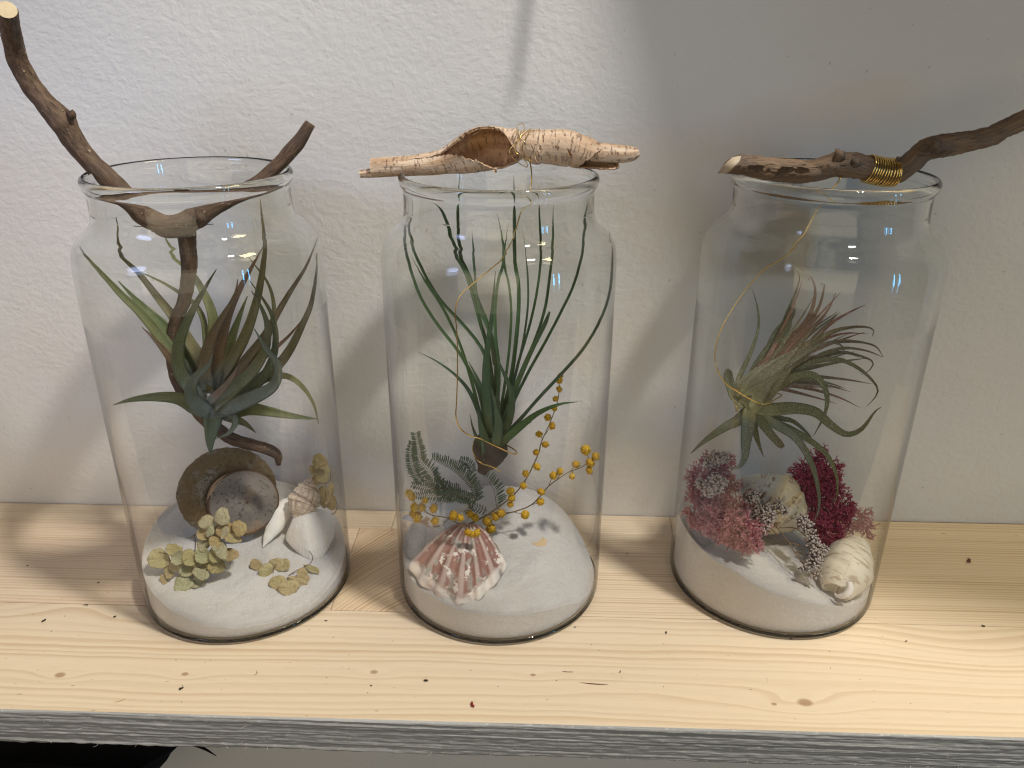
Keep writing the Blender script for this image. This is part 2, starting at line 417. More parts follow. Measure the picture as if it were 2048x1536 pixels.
for i in range(3):
    root = thing('glass_jar', JAR[i], jar_labels[i], 'jar', 'glass jars on the shelf')
    for nm, outl, mt in (('base', [FOOT], THICK), ('wall', [WALL], THIN), ('shoulder', [SMOOTH(SHO, 60), list(reversed(SMOOTH(INS, 60)))], THICK), ('rim', [SMOOTH(NECK, 70)], THICK)):
        if i == 0:
            mb = MB()
            for P in outl: lathe(mb, P, JAR[0])
            jar0[nm] = mb.build('jar_'+nm, mt, root)
        else:
            c = jar0[nm].copy(); COL.objects.link(c); c.parent = root

# ================================================================ SAND
def sand_mat():
    t = NT('sand'); p = t.obj()
    g = t.noise(p, 1500, 3, .8); m_ = t.noise(p, 60, 3); s_ = t.voro(p, 1500)
    col = t.mix(m_, (.58, .55, .53), (.69, .665, .65))
    col = t.mix(t.math('MULTIPLY', t.step(g, .55, .68), .45), col, (.30, .25, .21))
    col = t.mix(t.math('MULTIPLY', t.step(g, .46, .34), .5), col, (.84, .82, .80))
    return t.fin(col, .9, t.bump(t.math('ADD', g, t.math('MULTIPLY', t.noise(p, 260, 3, .6), 2.2)), .8, .0009), .2)
SAND = sand_mat()
sl = ['pale fine sand heaped to the back of the jar with the brown snail shell', 'pale fine sand in the jar with the striped scallop shell', 'pale fine sand sloping up to the left in the jar with pink moss']
RS = .0613
for i in range(3):
    mb = MB(); c = mb.add((JAR[i].x, JAR[i].y, sandz(i, JAR[i].x, JAR[i].y))); rows = []
    NA, NR = 120, 40
    for a in range(NR):
        r = RS*((a+1)/NR)**.85; row = []
        for j in range(NA):
            th = 2*math.pi*j/NA; x, y = JAR[i].x+r*math.cos(th), JAR[i].y+r*math.sin(th)
            z = sandz(i, x, y) + (.0008 if a >= NR-2 else 0)
            row.append(mb.add((x, y, z)))
        rows.append(row)
    mb.grid([list(reversed(r)) for r in rows], close=True)
    rows_top = rows; rows = [[mb.add(mb.v[q]) for q in rows[-1]]]      # a crisp edge where the surface meets the glass
    for rr, zz in ((RS-.00005, .010), (RS-.0001, .0056), (.0605, .0038), (.0590, .0030), (.040, .0029)):
        row = []
        for j in range(NA):
            th = 2*math.pi*j/NA; x, y = JAR[i].x+rr*math.cos(th), JAR[i].y+rr*math.sin(th)
            top = sandz(i, JAR[i].x+RS*math.cos(th), JAR[i].y+RS*math.sin(th))
            row.append(mb.add((x, y, min(zz, top-.0005))))
        rows.append(row)
    mb.grid([list(reversed(r)) for r in rows], close=True)
    for j in range(NA): mb.face(c, rows_top[0][j], rows_top[0][(j+1) % NA])
    mb.face(*rows[-1])
    tag(mb.build('sand', SAND, loc=JAR[i]), sl[i], 'sand', None, 'stuff')

# ================================================================ TWIGS, BARK, WIRE
def bark_mat(name, c0, c1, c2, lent, streak=1.0, grain=(45.0, 22.0)):
    """twig bark: pv.x runs along the twig, pv.y round it"""
    t = NT(name); u, v, r_ = t.sep(t.pv()); p = t.obj()
    st = t.noise(t.vec(t.math('MULTIPLY', u, grain[0]), t.math('MULTIPLY', v, grain[1]), 0.0), 1.0, 4, .65)
    big = t.noise(p, 55, 3)
    col = t.mix(t.step(st, .35, .68), c0, c1)
    col = t.mix(t.math('MULTIPLY', t.step(big, .45, .7), .7), col, c2)
    crack = t.step(t.noise(t.vec(t.math('MULTIPLY', u, 110.0), t.math('MULTIPLY', v, 46.0), 3.0), 1.0, 3, .7), .60, .72)
    col = t.mix(t.math('MULTIPLY', crack, streak), col, tuple(c*.28 for c in c0))
    d = t.voro(p, 170); dots = t.step(d, .17, .10)
    col = t.mix(t.math('MULTIPLY', dots, .75), col, lent)
    h = t.math('ADD', t.math('MULTIPLY', st, 1.0), t.math('MULTIPLY', crack, -1.0)); h = t.math('ADD', h, t.math('MULTIPLY', dots, .6))
    return t.fin(col, .62, t.bump(h, 1.0, .0012), .3)
t = NT('cut_wood'); p = t.obj(); CUT = t.fin(t.mix(t.noise(p, 500, 3), (.62, .52, .36), (.45, .34, .2)), .7)
t = NT('gold_wire'); GOLD = t.fin((.78, .56, .20), .22, None, .5, Metallic=1.0)

BARK_A = bark_mat('smooth_twig_bark', (.080, .048, .031), (.150, .094, .060), (.082, .058, .045), (.34, .26, .19), .45, (170.0, 14.0))
twig = thing('forked_twig', at(375, 455, -.004), 'forked brown twig hung in the mouth of the left jar', 'twig')
mb = MB(); yj = JAR[0].y
C, Rd = pxpath([(14, 20, -.030, 19), (24, 75, -.014, 19.5), (38, 125, -.008, 19.5), (62, 170, -.006, 20), (92, 208, -.006, 21), (122, 240, -.006, 26), (140, 268, -.006, 24), (165, 305, -.006, 20),
    (200, 342, -.006, 20), (232, 372, -.005, 20), (262, 405, -.004, 21), (288, 432, -.004, 22), (318, 448, -.004, 19), (350, 452, -.004, 20), (386, 440, -.003, 22), (420, 420, -.001, 18),
    (470, 392, .003, 15.5), (520, 362, .007, 14), (560, 326, .010, 14), (590, 292, .012, 14), (608, 268, .013, 12), (621, 247, .014, 10.5)], 150)
tube(mb, C, Rd, 20, .10, 170, seed=1.0)
mb.build('main_stem', BARK_A, twig)
mb = MB(); cdir = (C[0]-C[1]).normalized(); fr = frames(C)
rows = []
for k, rr in enumerate((.97, .55, .16)):
    rows.append([mb.add(C[0]+cdir*(.0003+.0002*k)+(fr[1][0]*math.cos(a)+fr[2][0]*math.sin(a))*Rd[0]*rr) for a in [j*math.pi/10 for j in range(20)]])
mb.grid(rows, close=True); mb.face(*rows[-1]); mb.build('cut_end', CUT, twig)
for (cx, cy, Y, r, dx, dy) in ((146, 228, -.010, 8, 8, -3), (400, 432, -.008, 15, 6, -12)):
    mb = MB(); P0 = at(cx-dx, cy-dy, Y+.003); P1 = at(cx, cy, Y); P2 = at(cx+dx*.5, cy+dy*.5, Y)
    tube(mb, [P0, P1, P2], [r*1.0*mpp(P1), r*mpp(P1), r*.5*mpp(P1)], 10, .35, 300); mb.build('bud', BARK_A, twig)
mb = MB(); C, Rd = pxpath([(372, 452, -.003, 19), (374, 480, -.002, 17), (377, 520, -.001, 16), (374, 560, .001, 14), (366, 600, .002, 13), (352, 640, .003, 13), (345, 690, .003, 14), (350, 740, .004, 14), (372, 790, .005, 14),
    (408, 836, .004, 13), (440, 862, .001, 13), (470, 880, -.002, 12.5), (510, 891, -.004, 12), (540, 900, -.005, 11), (556, 912, -.005, 9), (557, 930, -.006, 4.5)], 90)
tube(mb, C, Rd, 16, .12, 190, seed=4.0); mb.build('hanging_stem', BARK_A, twig)

BARK_B = bark_mat('rough_branch_bark', (.16, .105, .068), (.25, .165, .10), (.13, .10, .085), (.22, .15, .09), .95)
T7 = dict(scale=2.813, ox=1320, oy=200)
branch = thing('driftwood_branch', at(1650, 340, JAR[2].y), 'knotty brown branch laid across the right jar with a gold wire coil round it', 'branch')
yb = JAR[2].y-.002
BP = [(352, 402, yb, 14), (385, 382, yb, 38), (440, 362, yb, 52), (500, 372, yb, 57), (560, 380, yb, 60), (640, 390, yb, 64), (740, 400, yb, 65), (850, 398, yb, 62), (940, 376, yb, 62), (1010, 362, yb, 68), (1080, 366, yb, 70),
    (1160, 384, yb, 66), (1250, 404, yb, 66), (1320, 405, yb+.001, 66), (1390, 372, yb+.002, 62), (1440, 322, yb+.003, 60), (1500, 280, yb+.004, 62), (1580, 258, yb+.005, 64), (1700, 238, yb+.006, 56), (1850, 205, yb+.008, 54), (1960, 150, yb+.009, 52),
    (2060, 108, yb+.010, 52), (2200, 80, yb+.012, 50), (2380, 70, yb+.014, 46)]
mb = MB(); CB, RB = pxpath(BP, 170, **T7)
tube(mb, CB, RB, 24, .16, 210, seed=2.0)
mb.build('main_stem', BARK_B, branch)
for (cx, cy, r, dx, dy) in ((1005, 318, 26, -6, -22), (1098, 352, 22, 3, -2), (1545, 262, 34, -10, -12), (1340, 336, 12, -6, -10)):
    mb = MB(); P0 = at(1320+cx/2.813, 200+cy/2.813, yb-.010); P1 = at(1320+(cx+dx)/2.813, 200+(cy+dy)/2.813, yb-.0165)
    tube(mb, [P0, P0.lerp(P1, .6), P1], [r*1.3/2.813*mpp(P0), r/2.813*mpp(P0), r*.45/2.813*mpp(P0)], 10, .5, 320); mb.build('knot', BARK_B, branch)
mb = MB()   # torn bark flakes along the left half
rr = random.Random(3)
for k in range(46):
    cx = rr.uniform(430, 860) if k < 34 else rr.uniform(1470, 1640); f = (cx-430)/430
    cy = 395 + 12*f + rr.uniform(-24, 26) if k < 34 else 300-(cx-1470)*.1+rr.uniform(-28, 26)
    P = at(1320+cx/2.813, 200+cy/2.813, yb-.0155-.0035*rr.random()); m_ = mpp(P)/2.813
    a = rr.uniform(-.3, .3); L = rr.uniform(14, 46)*m_; h = rr.uniform(6, 16)*m_
    ex = V((math.cos(a), 0, math.sin(a))); ez = V((-math.sin(a), -.5, math.cos(a)))
    ids = [mb.add(P+ex*x*L+ez*z*h+V((0, y*h, 0)), (k*.01+x*.1, z*.2, 0)) for x, z, y in ((-1, 0, .5), (-.4, .9, -.2), (.3, .7, -.4), (1, .1, .4), (.4, -.6, .3), (-.5, -.8, .4))]
    mb.face(*ids)
o = mb.build('bark_flakes', BARK_B, branch); o['kind'] = 'stuff'
mb = MB()   # the bare cut at the left tip
P = [at(1320+x/2.813, 200+y/2.813, yb+dy) for x, y, dy in ((322, 416, -.006), (352, 372, -.010), (408, 322, -.012), (445, 315, -.010), (438, 345, -.0155), (402, 385, -.0165), (372, 410, -.013))]
ids = [mb.add(p) for p in P]; c = mb.add(sum(P, V())/7+V((0, -.0012, .0005))); back = [mb.add(p+V((.002, .004, -.0005))) for p in P]
for j in range(7): mb.face(ids[j], ids[(j+1) % 7], c); mb.face(back[j], back[(j+1) % 7], ids[(j+1) % 7], ids[j])
t = NT('bleached_cut'); p = t.obj(); mb.build('cut_end', t.fin(t.mix(t.noise(p, 260, 3), (.60, .52, .40), (.36, .25, .15)), .7), branch)

# gold wire: coil round the branch, then down to the plant
gw = thing('gold_wire', at(1762, 345, yb), 'thin gold wire coiled round the knotty branch and hanging down to the right plant', 'wire')
i0 = min(range(len(CB)), key=lambda i: (CB[i]-at(1320+1170/2.813, 200+384/2.813, yb)).length); i1 = min(range(len(CB)), key=lambda i: (CB[i]-at(1320+1322/2.813, 200+405/2.813, yb)).length)
T_, N_, B_ = frames(CB); pts = []
turns = 12; n = turns*22
for k in range(n+1):
    f = k/n; x = i0+(i1-i0)*f; i = int(x); i = min(i, len(CB)-2); q = x-i
    c = CB[i].lerp(CB[i+1], q); r = (RB[i]*(1-q)+RB[i+1]*q)*1.09+.0004
    a = 2*math.pi*turns*f
    wob = .25*math.sin(k*.21)
    c = c + T_[i]*(.0009*math.sin(a+wob)*0.9)
    pts.append(c+(N_[i]*math.cos(a)+B_[i]*math.sin(a))*r)
mb = MB(); tube(mb, pts, [.00042]*len(pts), 6); mb.build('coil', GOLD, gw)
mb = MB()
C, Rd = pxpath([(1683, 352, yb-.004, 1.5), (1675, 366, yb-.006, 1.3), (1660, 382, yb-.006, 1.2), (1640, 410, yb-.008, 1.1), (1617, 452, yb-.010, 1.1), (1598, 480, yb-.010, 1.1), (1565, 512, yb-.012, 1.1), (1528, 537, yb-.014, 1.1), (1496, 573, yb-.016, 1.1), (1462, 622, yb-.018, 1.1),
    (1440, 664, yb-.02, 1.1), (1430, 705, yb-.021, 1.2), (1433, 735, yb-.022, 1.3), (1450, 765, yb-.024, 1.4), (1477, 784, yb-.026, 1.4), (1510, 803, yb-.030, 1.4), (1532, 808, yb-.029, 1.4), (1552, 798, yb-.024, 1.3), (1563, 790, yb-.012, 1.2), (1545, 785, yb-.002, 1.2), (1490, 775, yb-.004, 1.2), (1463, 785, yb-.014, 1.2), (1472, 812, yb-.024, 1.3), (1480, 824, yb-.022, 1.3)], 160)
tube(mb, C, Rd, 6); mb.build('hanging_strand', GOLD, gw)

# middle wire
gw = thing('gold_wire', at(1040, 300, 0), 'thin gold wire looped round the birch bark and hanging down to the middle plant', 'wire')
T4 = dict(scale=3.413, ox=700, oy=220)
mb = MB()
F_ = -.022
C, Rd = pxpath([(1150, 130, -.004, 3.2), (1145, 170, -.018, 3.4), (1140, 110, -.010, 3.2), (1160, 96, -.004, 3.2), (1182, 96, .0, 3.2), (1190, 130, -.016, 3.4), (1160, 185, F_, 3.6), (1128, 240, F_, 3.6), (1130, 285, F_, 3.6), (1160, 310, F_, 3.4),
    (1180, 330, -.018, 3.2), (1205, 360, -.012, 3.2), (1215, 384, -.008, 3.2), (1195, 388, -.010, 3.2), (1140, 352, -.018, 3.2), (1095, 305, F_, 3.2), (1090, 275, F_, 3.2), (1120, 235, F_, 3.4), (1165, 190, F_, 3.4), (1215, 140, -.014, 3.4), (1235, 128, -.006, 3.2), (1222, 150, -.014, 3.2), (1190, 215, F_, 3.2), (1175, 265, F_, 3.2), (1190, 300, -.02, 3.2), (1225, 335, -.012, 3.2)], 200, **T4)
tube(mb, C, Rd, 6); mb.build('loop', GOLD, gw)
mb = MB()
C, Rd = pxpath([(1059, 318, -.012, 1.5), (1063, 345, -.010, 1.4), (1062, 372, -.010, 1.3), (1054, 396, -.012, 1.3), (1042, 424, -.014, 1.3), (1030, 462, -.018, 1.3), (1014, 500, -.022, 1.3), (980, 534, -.026, 1.3), (954, 557, -.028, 1.4), (921, 588, -.03, 1.4), (911, 622, -.031, 1.3), (914, 667, -.03, 1.3), (915, 745, -.028, 1.3),
    (913, 804, -.026, 1.3), (912, 834, -.026, 1.5), (920, 856, -.028, 1.5), (939, 871, -.028, 1.5), (960, 877, -.030, 1.5), (985, 889, -.028, 1.5), (1028, 908, -.018, 1.5), (1030, 900, -.010, 1.4), (1000, 885, .004, 1.3), (960, 880, .002, 1.3), (945, 895, -.014, 1.4), (957, 922, -.026, 1.5), (985, 934, -.024, 1.4), (1003, 944, -.018, 1.2)], 170)
tube(mb, C, Rd, 6); mb.build('hanging_strand', GOLD, gw)

# curled birch bark on the middle jar
def birch_mat():
    t = NT('birch_bark'); s_, th, face = t.sep(t.pv())
    ln = t.noise(t.vec(t.math('MULTIPLY', s_, 620.0), t.math('MULTIPLY', th, 1.3), 0.0), 1.0, 3, .6)
    lent = t.math('MULTIPLY', t.step(ln, .54, .64), t.step(t.noise(t.vec(t.math('MULTIPLY', s_, 60.0), t.math('MULTIPLY', th, 2.5), 5.0), 1.0, 2), .30, .62))
    big = t.noise(t.vec(t.math('MULTIPLY', s_, 30.0), t.math('MULTIPLY', th, 1.2), 2.0), 1.0, 4)
    outer = t.mix(t.step(big, .32, .68), (.45, .295, .19), (.69, .545, .415))
    outer = t.mix(t.math('MULTIPLY', lent, .7), outer, (.27, .165, .11))
    peel = t.step(t.noise(t.vec(t.math('MULTIPLY', s_, 48.0), t.math('MULTIPLY', th, 1.6), 8.0), 1.0, 4, .6), .62, .68)
    outer = t.mix(t.math('MULTIPLY', peel, .4), outer, (.86, .83, .78))
    inner = t.mix(t.step(big, .3, .7), (.30, .165, .085), (.47, .29, .16))
    col = t.mix(t.step(face, .4, .6), outer, inner)
    return t.fin(col, .75, t.bump(t.math('ADD', t.math('MULTIPLY', lent, -1.0), t.math('MULTIPLY', big, 1.6)), .9, .0010), .2)
BIRCH = birch_mat()
birch = thing('birch_bark', at(1000, 320, 0), 'curled strip of pale birch bark lying over the mouth of the middle jar', 'bark')
def bark_sheet(keys, n=110, thick=.0011, turns_in=.0):
    """keys: (x, y, r, a0, a1) in crop pixels and degrees; 0 = towards the viewer, 90 = up; the sheet covers a0..a1"""
    K_ = catmull([(k[0], k[1], 0, k[2], k[3], k[4]) for k in keys], n)
    mb = MB(); rows_o, rows_i = [], []; s0 = None
    for i, (x, y, _z, r, a0, a1) in enumerate(K_):
        P = at(700+x/3.413, 220+y/3.413, -.001); m_ = mpp(P)/3.413
        j0, j1 = max(0, i-1), min(n-1, i+1)
        A = at(700+K_[j0][0]/3.413, 220+K_[j0][1]/3.413, -.001); Bq = at(700+K_[j1][0]/3.413, 220+K_[j1][1]/3.413, -.001)
        tx = (Bq-A).normalized(); up = (V((0, 0, 1))-tx*tx.z).normalized(); fw = tx.cross(up); fw = -fw if fw.y > 0 else fw
        ro, ri = [], []; M_ = 64
        edge0 = 7.0*noise.noise(V((i*.5, 1.5, 0)))+4*noise.noise(V((i*1.3, 1.5, 0))); edge1 = 7.0*noise.noise(V((i*.5, 8.5, 0)))+4*noise.noise(V((i*1.3, 8.5, 0)))
        for j in range(M_+1):
            f = j/M_; a = rad(a0+edge0+(a1+edge1-a0-edge0)*f)
            spiral = 1 - .30*max(0, (rad(a1)-a))/6.28*turns_in
            rr_ = r*m_*spiral*(1+.05*noise.noise(V((P.x*60, math.cos(a)*1.2, math.sin(a)*1.2)))+.02*noise.noise(V((P.x*300, a*1.5, 3))))
            d = fw*math.cos(a)+up*math.sin(a)
            ro.append(mb.add(P+d*rr_, (P.x, a, 0))); ri.append(mb.add(P+d*(rr_-thick), (P.x, a, 1)))
        rows_o.append(ro); rows_i.append(ri)
    mb.grid(rows_o); mb.grid([list(reversed(r)) for r in rows_i])
    for ro, ri in ((rows_o[0], rows_i[0]), (rows_o[-1], rows_i[-1])): mb.grid([ro, ri])
    mb.grid([[r[0] for r in rows_i], [r[0] for r in rows_o]]); mb.grid([[r[-1] for r in rows_o], [r[-1] for r in rows_i]])
    return mb
# left roll: closed, its upper front edge opening into the big hollow, closed again under the wire
bark_sheet([(150, 395, 62, 35, 400), (260, 388, 66, 36, 402), (420, 378, 68, 40, 402), (560, 366, 78, 44, 402), (640, 352, 84, 50, 398), (700, 334, 100, 62, 390), (760, 314, 120, 70, 370), (820, 292, 136, 76, 347), (880, 272, 146, 81, 330), (950, 262, 144, 84, 304), (1000, 260, 140, 80, 292),
    (1040, 257, 136, 68, 288), (1090, 250, 122, 40, 302), (1130, 240, 110, -10, 318), (1160, 235, 100, -30, 328)]).build('curled_sheet', BIRCH, birch)
bark_sheet([(70, 437, 26, -90, 268), (180, 427, 33, -90, 268), (330, 412, 40, -90, 268), (480, 404, 42, -90, 268)], 40).build('inner_roll', BIRCH, birch)
bark_sheet([(1150, 235, 88, -100, 258), (1200, 238, 98, -100, 258), (1270, 250, 116, -100, 258), (1290, 252, 119, -100, 258), (1312, 252, 112, -100, 258), (1335, 252, 114, -100, 258), (1420, 255, 122, -95, 262), (1500, 263, 120, -90, 265), (1528, 270, 110, -90, 266), (1552, 278, 114, -80, 268), (1620, 296, 104, -20, 275), (1690, 318, 88, 40, 290), (1750, 334, 76, 75, 300), (1800, 342, 66, 92, 308), (1835, 340, 56, 96, 312)], 110).build('curled_sheet', BIRCH, birch)
bark_sheet([(1640, 288, 62, -90, 268), (1720, 292, 66, -90, 268), (1820, 300, 62, -90, 268), (1890, 300, 56, -90, 268), (1935, 296, 46, -90, 268), (1972, 284, 26, -90, 268)], 40).build('inner_roll', BIRCH, birch)
# torn shreds of bark by the wire
rr = random.Random(5)
for (cx, cy, L, wd, an) in ((1275, 330, 70, 16, -1.25), (1300, 270, 60, 14, -1.4), (1285, 300, 55, 12, -1.0), (1318, 200, 50, 14, -1.5), (1500, 300, 70, 20, -1.15), (1515, 215, 60, 14, -1.9), (990, 418, 30, 16, -.9), (1240, 250, 40, 10, -1.1), (860, 160, 70, 9, .5), (760, 205, 50, 9, .75)):
    P = at(700+cx/3.413, 220+cy/3.413, -.0375 if cx > 1200 else -.030 if cx > 950 else -.012); m_ = mpp(P)/3.413
    ex = V((math.cos(an), -.15, math.sin(an))); ey = V((-math.sin(an), .2, math.cos(an))); rows = []; mb = MB()
    for i in range(6):
        f = i/5-.5; ww = wd*(1-(2*f)**2*.8)*(1+.4*rr.uniform(-1, 1))
        rows.append([mb.add(P+ex*f*L*m_+ey*q*ww*m_+V((0, .0018-.004*abs(q)*(.5+f)+.0012*(1-abs(q)), 0)), (P.x+f*.01, q, .2 if cx != 1500 else 1)) for q in (-.5, 0, .5)])
    mb.grid(rows); mb.build('torn_shred', BIRCH, birch)

# ================================================================ AIR PLANTS
def leaf_mat(name, base, mid, tip, under, scurf, scurf_amt, stripe=.25, rough=.5):
    """pv.x runs from the base (0) to the tip (1); the object colour tints the single leaf"""
    t = NT(name); u, v, _ = t.sep(t.pv()); oc = t.N('ShaderNodeObjectInfo').outputs['Color']; p = t.obj()
    col = t.ramp(u, (0.0, base), (.28, mid), (.72, mid), (1.0, tip))
    col = t.mix(.6, col, oc)
    col = t.mix(t.step(u, .22, .02), col, base)
    ln = t.noise(t.vec(t.math('MULTIPLY', u, 3.0), t.math('MULTIPLY', v, 40.0), 0.0), 1.0, 2)
    col = t.mix(t.math('MULTIPLY', ln, stripe), col, under)
    pat = t.noise(p, 70, 3)
    col = t.mix(t.math('MULTIPLY', t.step(pat, .5, .72), .35), col, tuple(c*.55 for c in mid))
    g = t.noise(p, 1500, 2, .6)
    sc_ = t.math('MULTIPLY', t.step(g, .52, .66), scurf_amt)
    col = t.mix(sc_, col, scurf)
    return t.fin(col, rough, t.bump(t.math('ADD', t.math('MULTIPLY', g, .3), ln), .5, .0006), .28)
def leaf(mb, pts, wpx, scale, ox, oy, yb, dy0, dy1, twist=(0, 0), fold=.45, thick=.16, prof='strap', blunt=False, n=26, wk=1.0):
    """pts run tip -> base in crop pixels; the leaf leans from depth dy0 at its base to dy1 at its tip"""
    pts = list(reversed(pts)); m = len(pts); Q = []
    for k, p in enumerate(pts):
        f = k/(m-1); Y = yb+dy0+(dy1-dy0)*f**1.15
        Q.append(tuple(at(ox+p[0]/scale, oy+p[1]/scale, Y)))
    C = [V(q) for q in catmull(Q, n)]
    rows = []; NCS = 6
    for i, c in enumerate(C):
        f = i/(n-1)
        T = (C[min(i+1, n-1)]-C[max(i-1, 0)]).normalized(); view = (CAM-c).normalized()
        side = T.cross(view); side = side.normalized() if side.length > 1e-6 else V((1, 0, 0)); nrm = side.cross(T).normalized()
        a = rad(twist[0]+(twist[1]-twist[0])*f); side, nrm = side*math.cos(a)+nrm*math.sin(a), nrm*math.cos(a)-side*math.sin(a)
        if prof == 'strap': wd = (.72+.28*min(1, f*6))*(1-f**1.7*.35)*max(.02, (1-f))**.62*1.12
        elif prof == 'thin': wd = max(.16, (1.2-.9*min(1, f*3.0)) if f < .22 else .54+.2*(1-f))*(1 if f < .85 else max(.12, (1-f)/.15))
        else: wd = (1-f*.5)
        if blunt: wd = (1-.35*f)*(1 if f < .93 else (1-(f-.93)*7))
        h = .5*wpx*wk/scale*mpp(c)*wd
        row = []
        for q in (-1, -.55, 0, .55, 1): row.append(mb.add(c+side*q*h+nrm*(fold*h*(q*q-.35)), (f, q, 0)))
        for q in (.5, 0, -.5): row.append(mb.add(c+side*q*h*.95+nrm*(fold*h*(q*q-.35)-thick*h*2*(1-q*q*.6)), (f, q, 1)))
        rows.append(row)
    mb.grid(rows, close=True); mb.face(*reversed(rows[0])); mb.face(*rows[-1])
def plant(name, org, label, mat, items, scale, ox, oy, yb, prof, rnd, gain=1.0, wk=1.0):
    root = thing(name, org, label, 'air plant', 'air plants in the jars')
    for it in items:
        pts, wd, dy0, dy1, col = it[:5]; kw = dict(it[5]) if len(it) > 5 else {}
        mb = MB()
        tw = kw.pop('twist', (rnd.uniform(-20, 20), rnd.uniform(-22, 22)))
        leaf(mb, pts, wd, scale, ox, oy, yb, dy0, dy1, tw, prof=kw.pop('prof', prof), wk=wk, **kw)
        o = mb.build('leaf', mat, root); o.color = (*[c*gain for c in col], 1)
    return root
OL, GR, PU, RD, BL, DG, YG = (.165, .15, .055), (.12, .145, .055), (.16, .075, .055), (.22, .06, .04), (.13, .175, .165), (.085, .105, .05), (.22, .24, .08)
LM = leaf_mat('broad_leaf', (.21, .245, .235), (.125, .118, .05), (.085, .06, .04), (.13, .14, .095), (.40, .43, .40), .20)
f_, b_ = -1, 1
LP = [
 ([(160, 175), (235, 265), (330, 375), (440, 500), (540, 600), (640, 720), (730, 850), (840, 1010), (930, 1130)], 88, .004, -.004, GR),
 ([(420, 410), (500, 500), (600, 600), (700, 700), (770, 800), (850, 950), (930, 1120)], 96, .008, .006, (.12, .17, .06)),
 ([(565, 715), (640, 790), (700, 860), (770, 950), (840, 1050), (930, 1160)], 78, .000, -.010, PU),
 ([(385, 40), (405, 120), (432, 225), (530, 340), (640, 490), (750, 640), (850, 800), (930, 940), (970, 1120)], 74, .006, .016, (.16, .135, .06)),
 ([(500, 300), (545, 340), (680, 410), (800, 490), (890, 565), (940, 660), (960, 800), (970, 1000)], 42, .012, .030, GR),
 ([(690, 100), (725, 200), (800, 290), (870, 365), (935, 480), (985, 600), (1003, 720), (990, 850), (980, 1080)], 78, .012, .026, (.14, .165, .06)),
 ([(1020, 350), (960, 450), (890, 580), (825, 720), (785, 850), (795, 980), (855, 1080), (940, 1170)], 86, -.006, -.018, (.10, .12, .06)),
 ([(1150, 405), (1130, 520), (1065, 640), (1005, 750), (965, 870), (950, 990), (970, 1130)], 84, .002, .006, (.16, .09, .055)),
 ([(1300, 190), (1250, 300), (1210, 380), (1150, 500), (1095, 640), (1050, 820), (1020, 980), (990, 1130)], 84, .006, .016, (.19, .085, .055)),
 ([(1210, 515), (1172, 620), (1125, 760), (1085, 880), (1040, 1000), (1000, 1120)], 86, .010, .020, YG),
 ([(1292, -70), (1302, 60), (1312, 200), (1292, 400), (1252, 600), (1192, 780), (1105, 930), (1035, 1040), (1000, 1130)], 78, .006, .010, (.155, .125, .05)),
 ([(1200, 230), (1250, 310), (1310, 390), (1352, 480), (1372, 580), (1365, 700), (1300, 860), (1150, 1040), (1040, 1140)], 48, .012, .030, OL),
 ([(1635, 170), (1570, 330), (1480, 480), (1400, 620), (1320, 770), (1220, 900), (1100, 1040), (1010, 1140)], 68, .008, .012, (.155, .10, .06)),
 ([(1640, 265), (1632, 400), (1602, 580), (1542, 720), (1470, 860), (1390, 960), (1250, 1060), (1080, 1150)], 72, .002, -.004, (.145, .115, .06)),
 ([(1560, 660), (1480, 760), (1385, 850), (1270, 940), (1120, 1060), (1020, 1140)], 50, .004, .012, RD),
 ([(1225, 425), (1300, 530), (1362, 640), (1387, 760), (1372, 900), (1300, 1040), (1150, 1150), (1020, 1200)], 68, -.002, -.012, DG),
 ([(1235, 490), (1300, 600), (1337, 720), (1325, 850), (1250, 980), (1130, 1090), (1040, 1160), (985, 1215)], 92, -.010, -.022, (.13, .145, .085)),
 ([(1255, 730), (1320, 840), (1388, 930), (1400, 1010), (1360, 1090), (1240, 1155), (1110, 1205), (1030, 1235)], 96, -.010, -.026, BL),
 ([(1650, 1315), (1622, 1200), (1562, 1100), (1485, 1035), (1400, 1020), (1280, 1060), (1120, 1160)], 58, .008, .004, OL),
 ([(1650, 1285), (1500, 1268), (1350, 1240), (1220, 1222), (1110, 1240), (1030, 1235)], 92, .002, -.012, GR, dict(twist=(5, 5))),
 ([(390, 1197), (500, 1165), (650, 1148), (790, 1158), (890, 1210), (960, 1245)], 86, .000, -.014, (.125, .15, .07), dict(twist=(5, 5))),
 ([(1000, 880), (972, 950), (895, 1025), (862, 1100), (882, 1170), (940, 1220), (985, 1245)], 90, -.014, -.030, BL),
 ([(1172, 935), (1100, 1050), (1030, 1130), (975, 1180)], 52, -.014, -.030, (.22, .15, .14)),
 ([(988, 1505), (984, 1420), (996, 1330), (1002, 1260), (1000, 1210)], 116, -.004, -.014, (.09, .14, .10), dict(twist=(0, 0))),
 ([(1018, 1405), (1095, 1372), (1138, 1305), (1112, 1252), (1040, 1245), (985, 1255)], 66, -.008, -.022, BL),
 ([(1265, 1368), (1200, 1312), (1130, 1280), (1050, 1245)], 66, .006, .006, DG),
 ([(960, 1062), (975, 1090), (990, 1120)], 40, -.012, -.020, OL),
 ([(900, 1100), (930, 1170), (980, 1230)], 110, -.006, -.004, BL),
 ([(1150, 1100), (1080, 1170), (1010, 1240)], 110, -.006, -.004, BL)]
plant('air_plant', at(420, 830, JAR[0].y), 'broad leaved air plant with olive and purple leaves hung on the forked twig', LM, LP, 3.072, 100, 420, JAR[0].y, 'strap', random.Random(11), 1.25, 1.1)

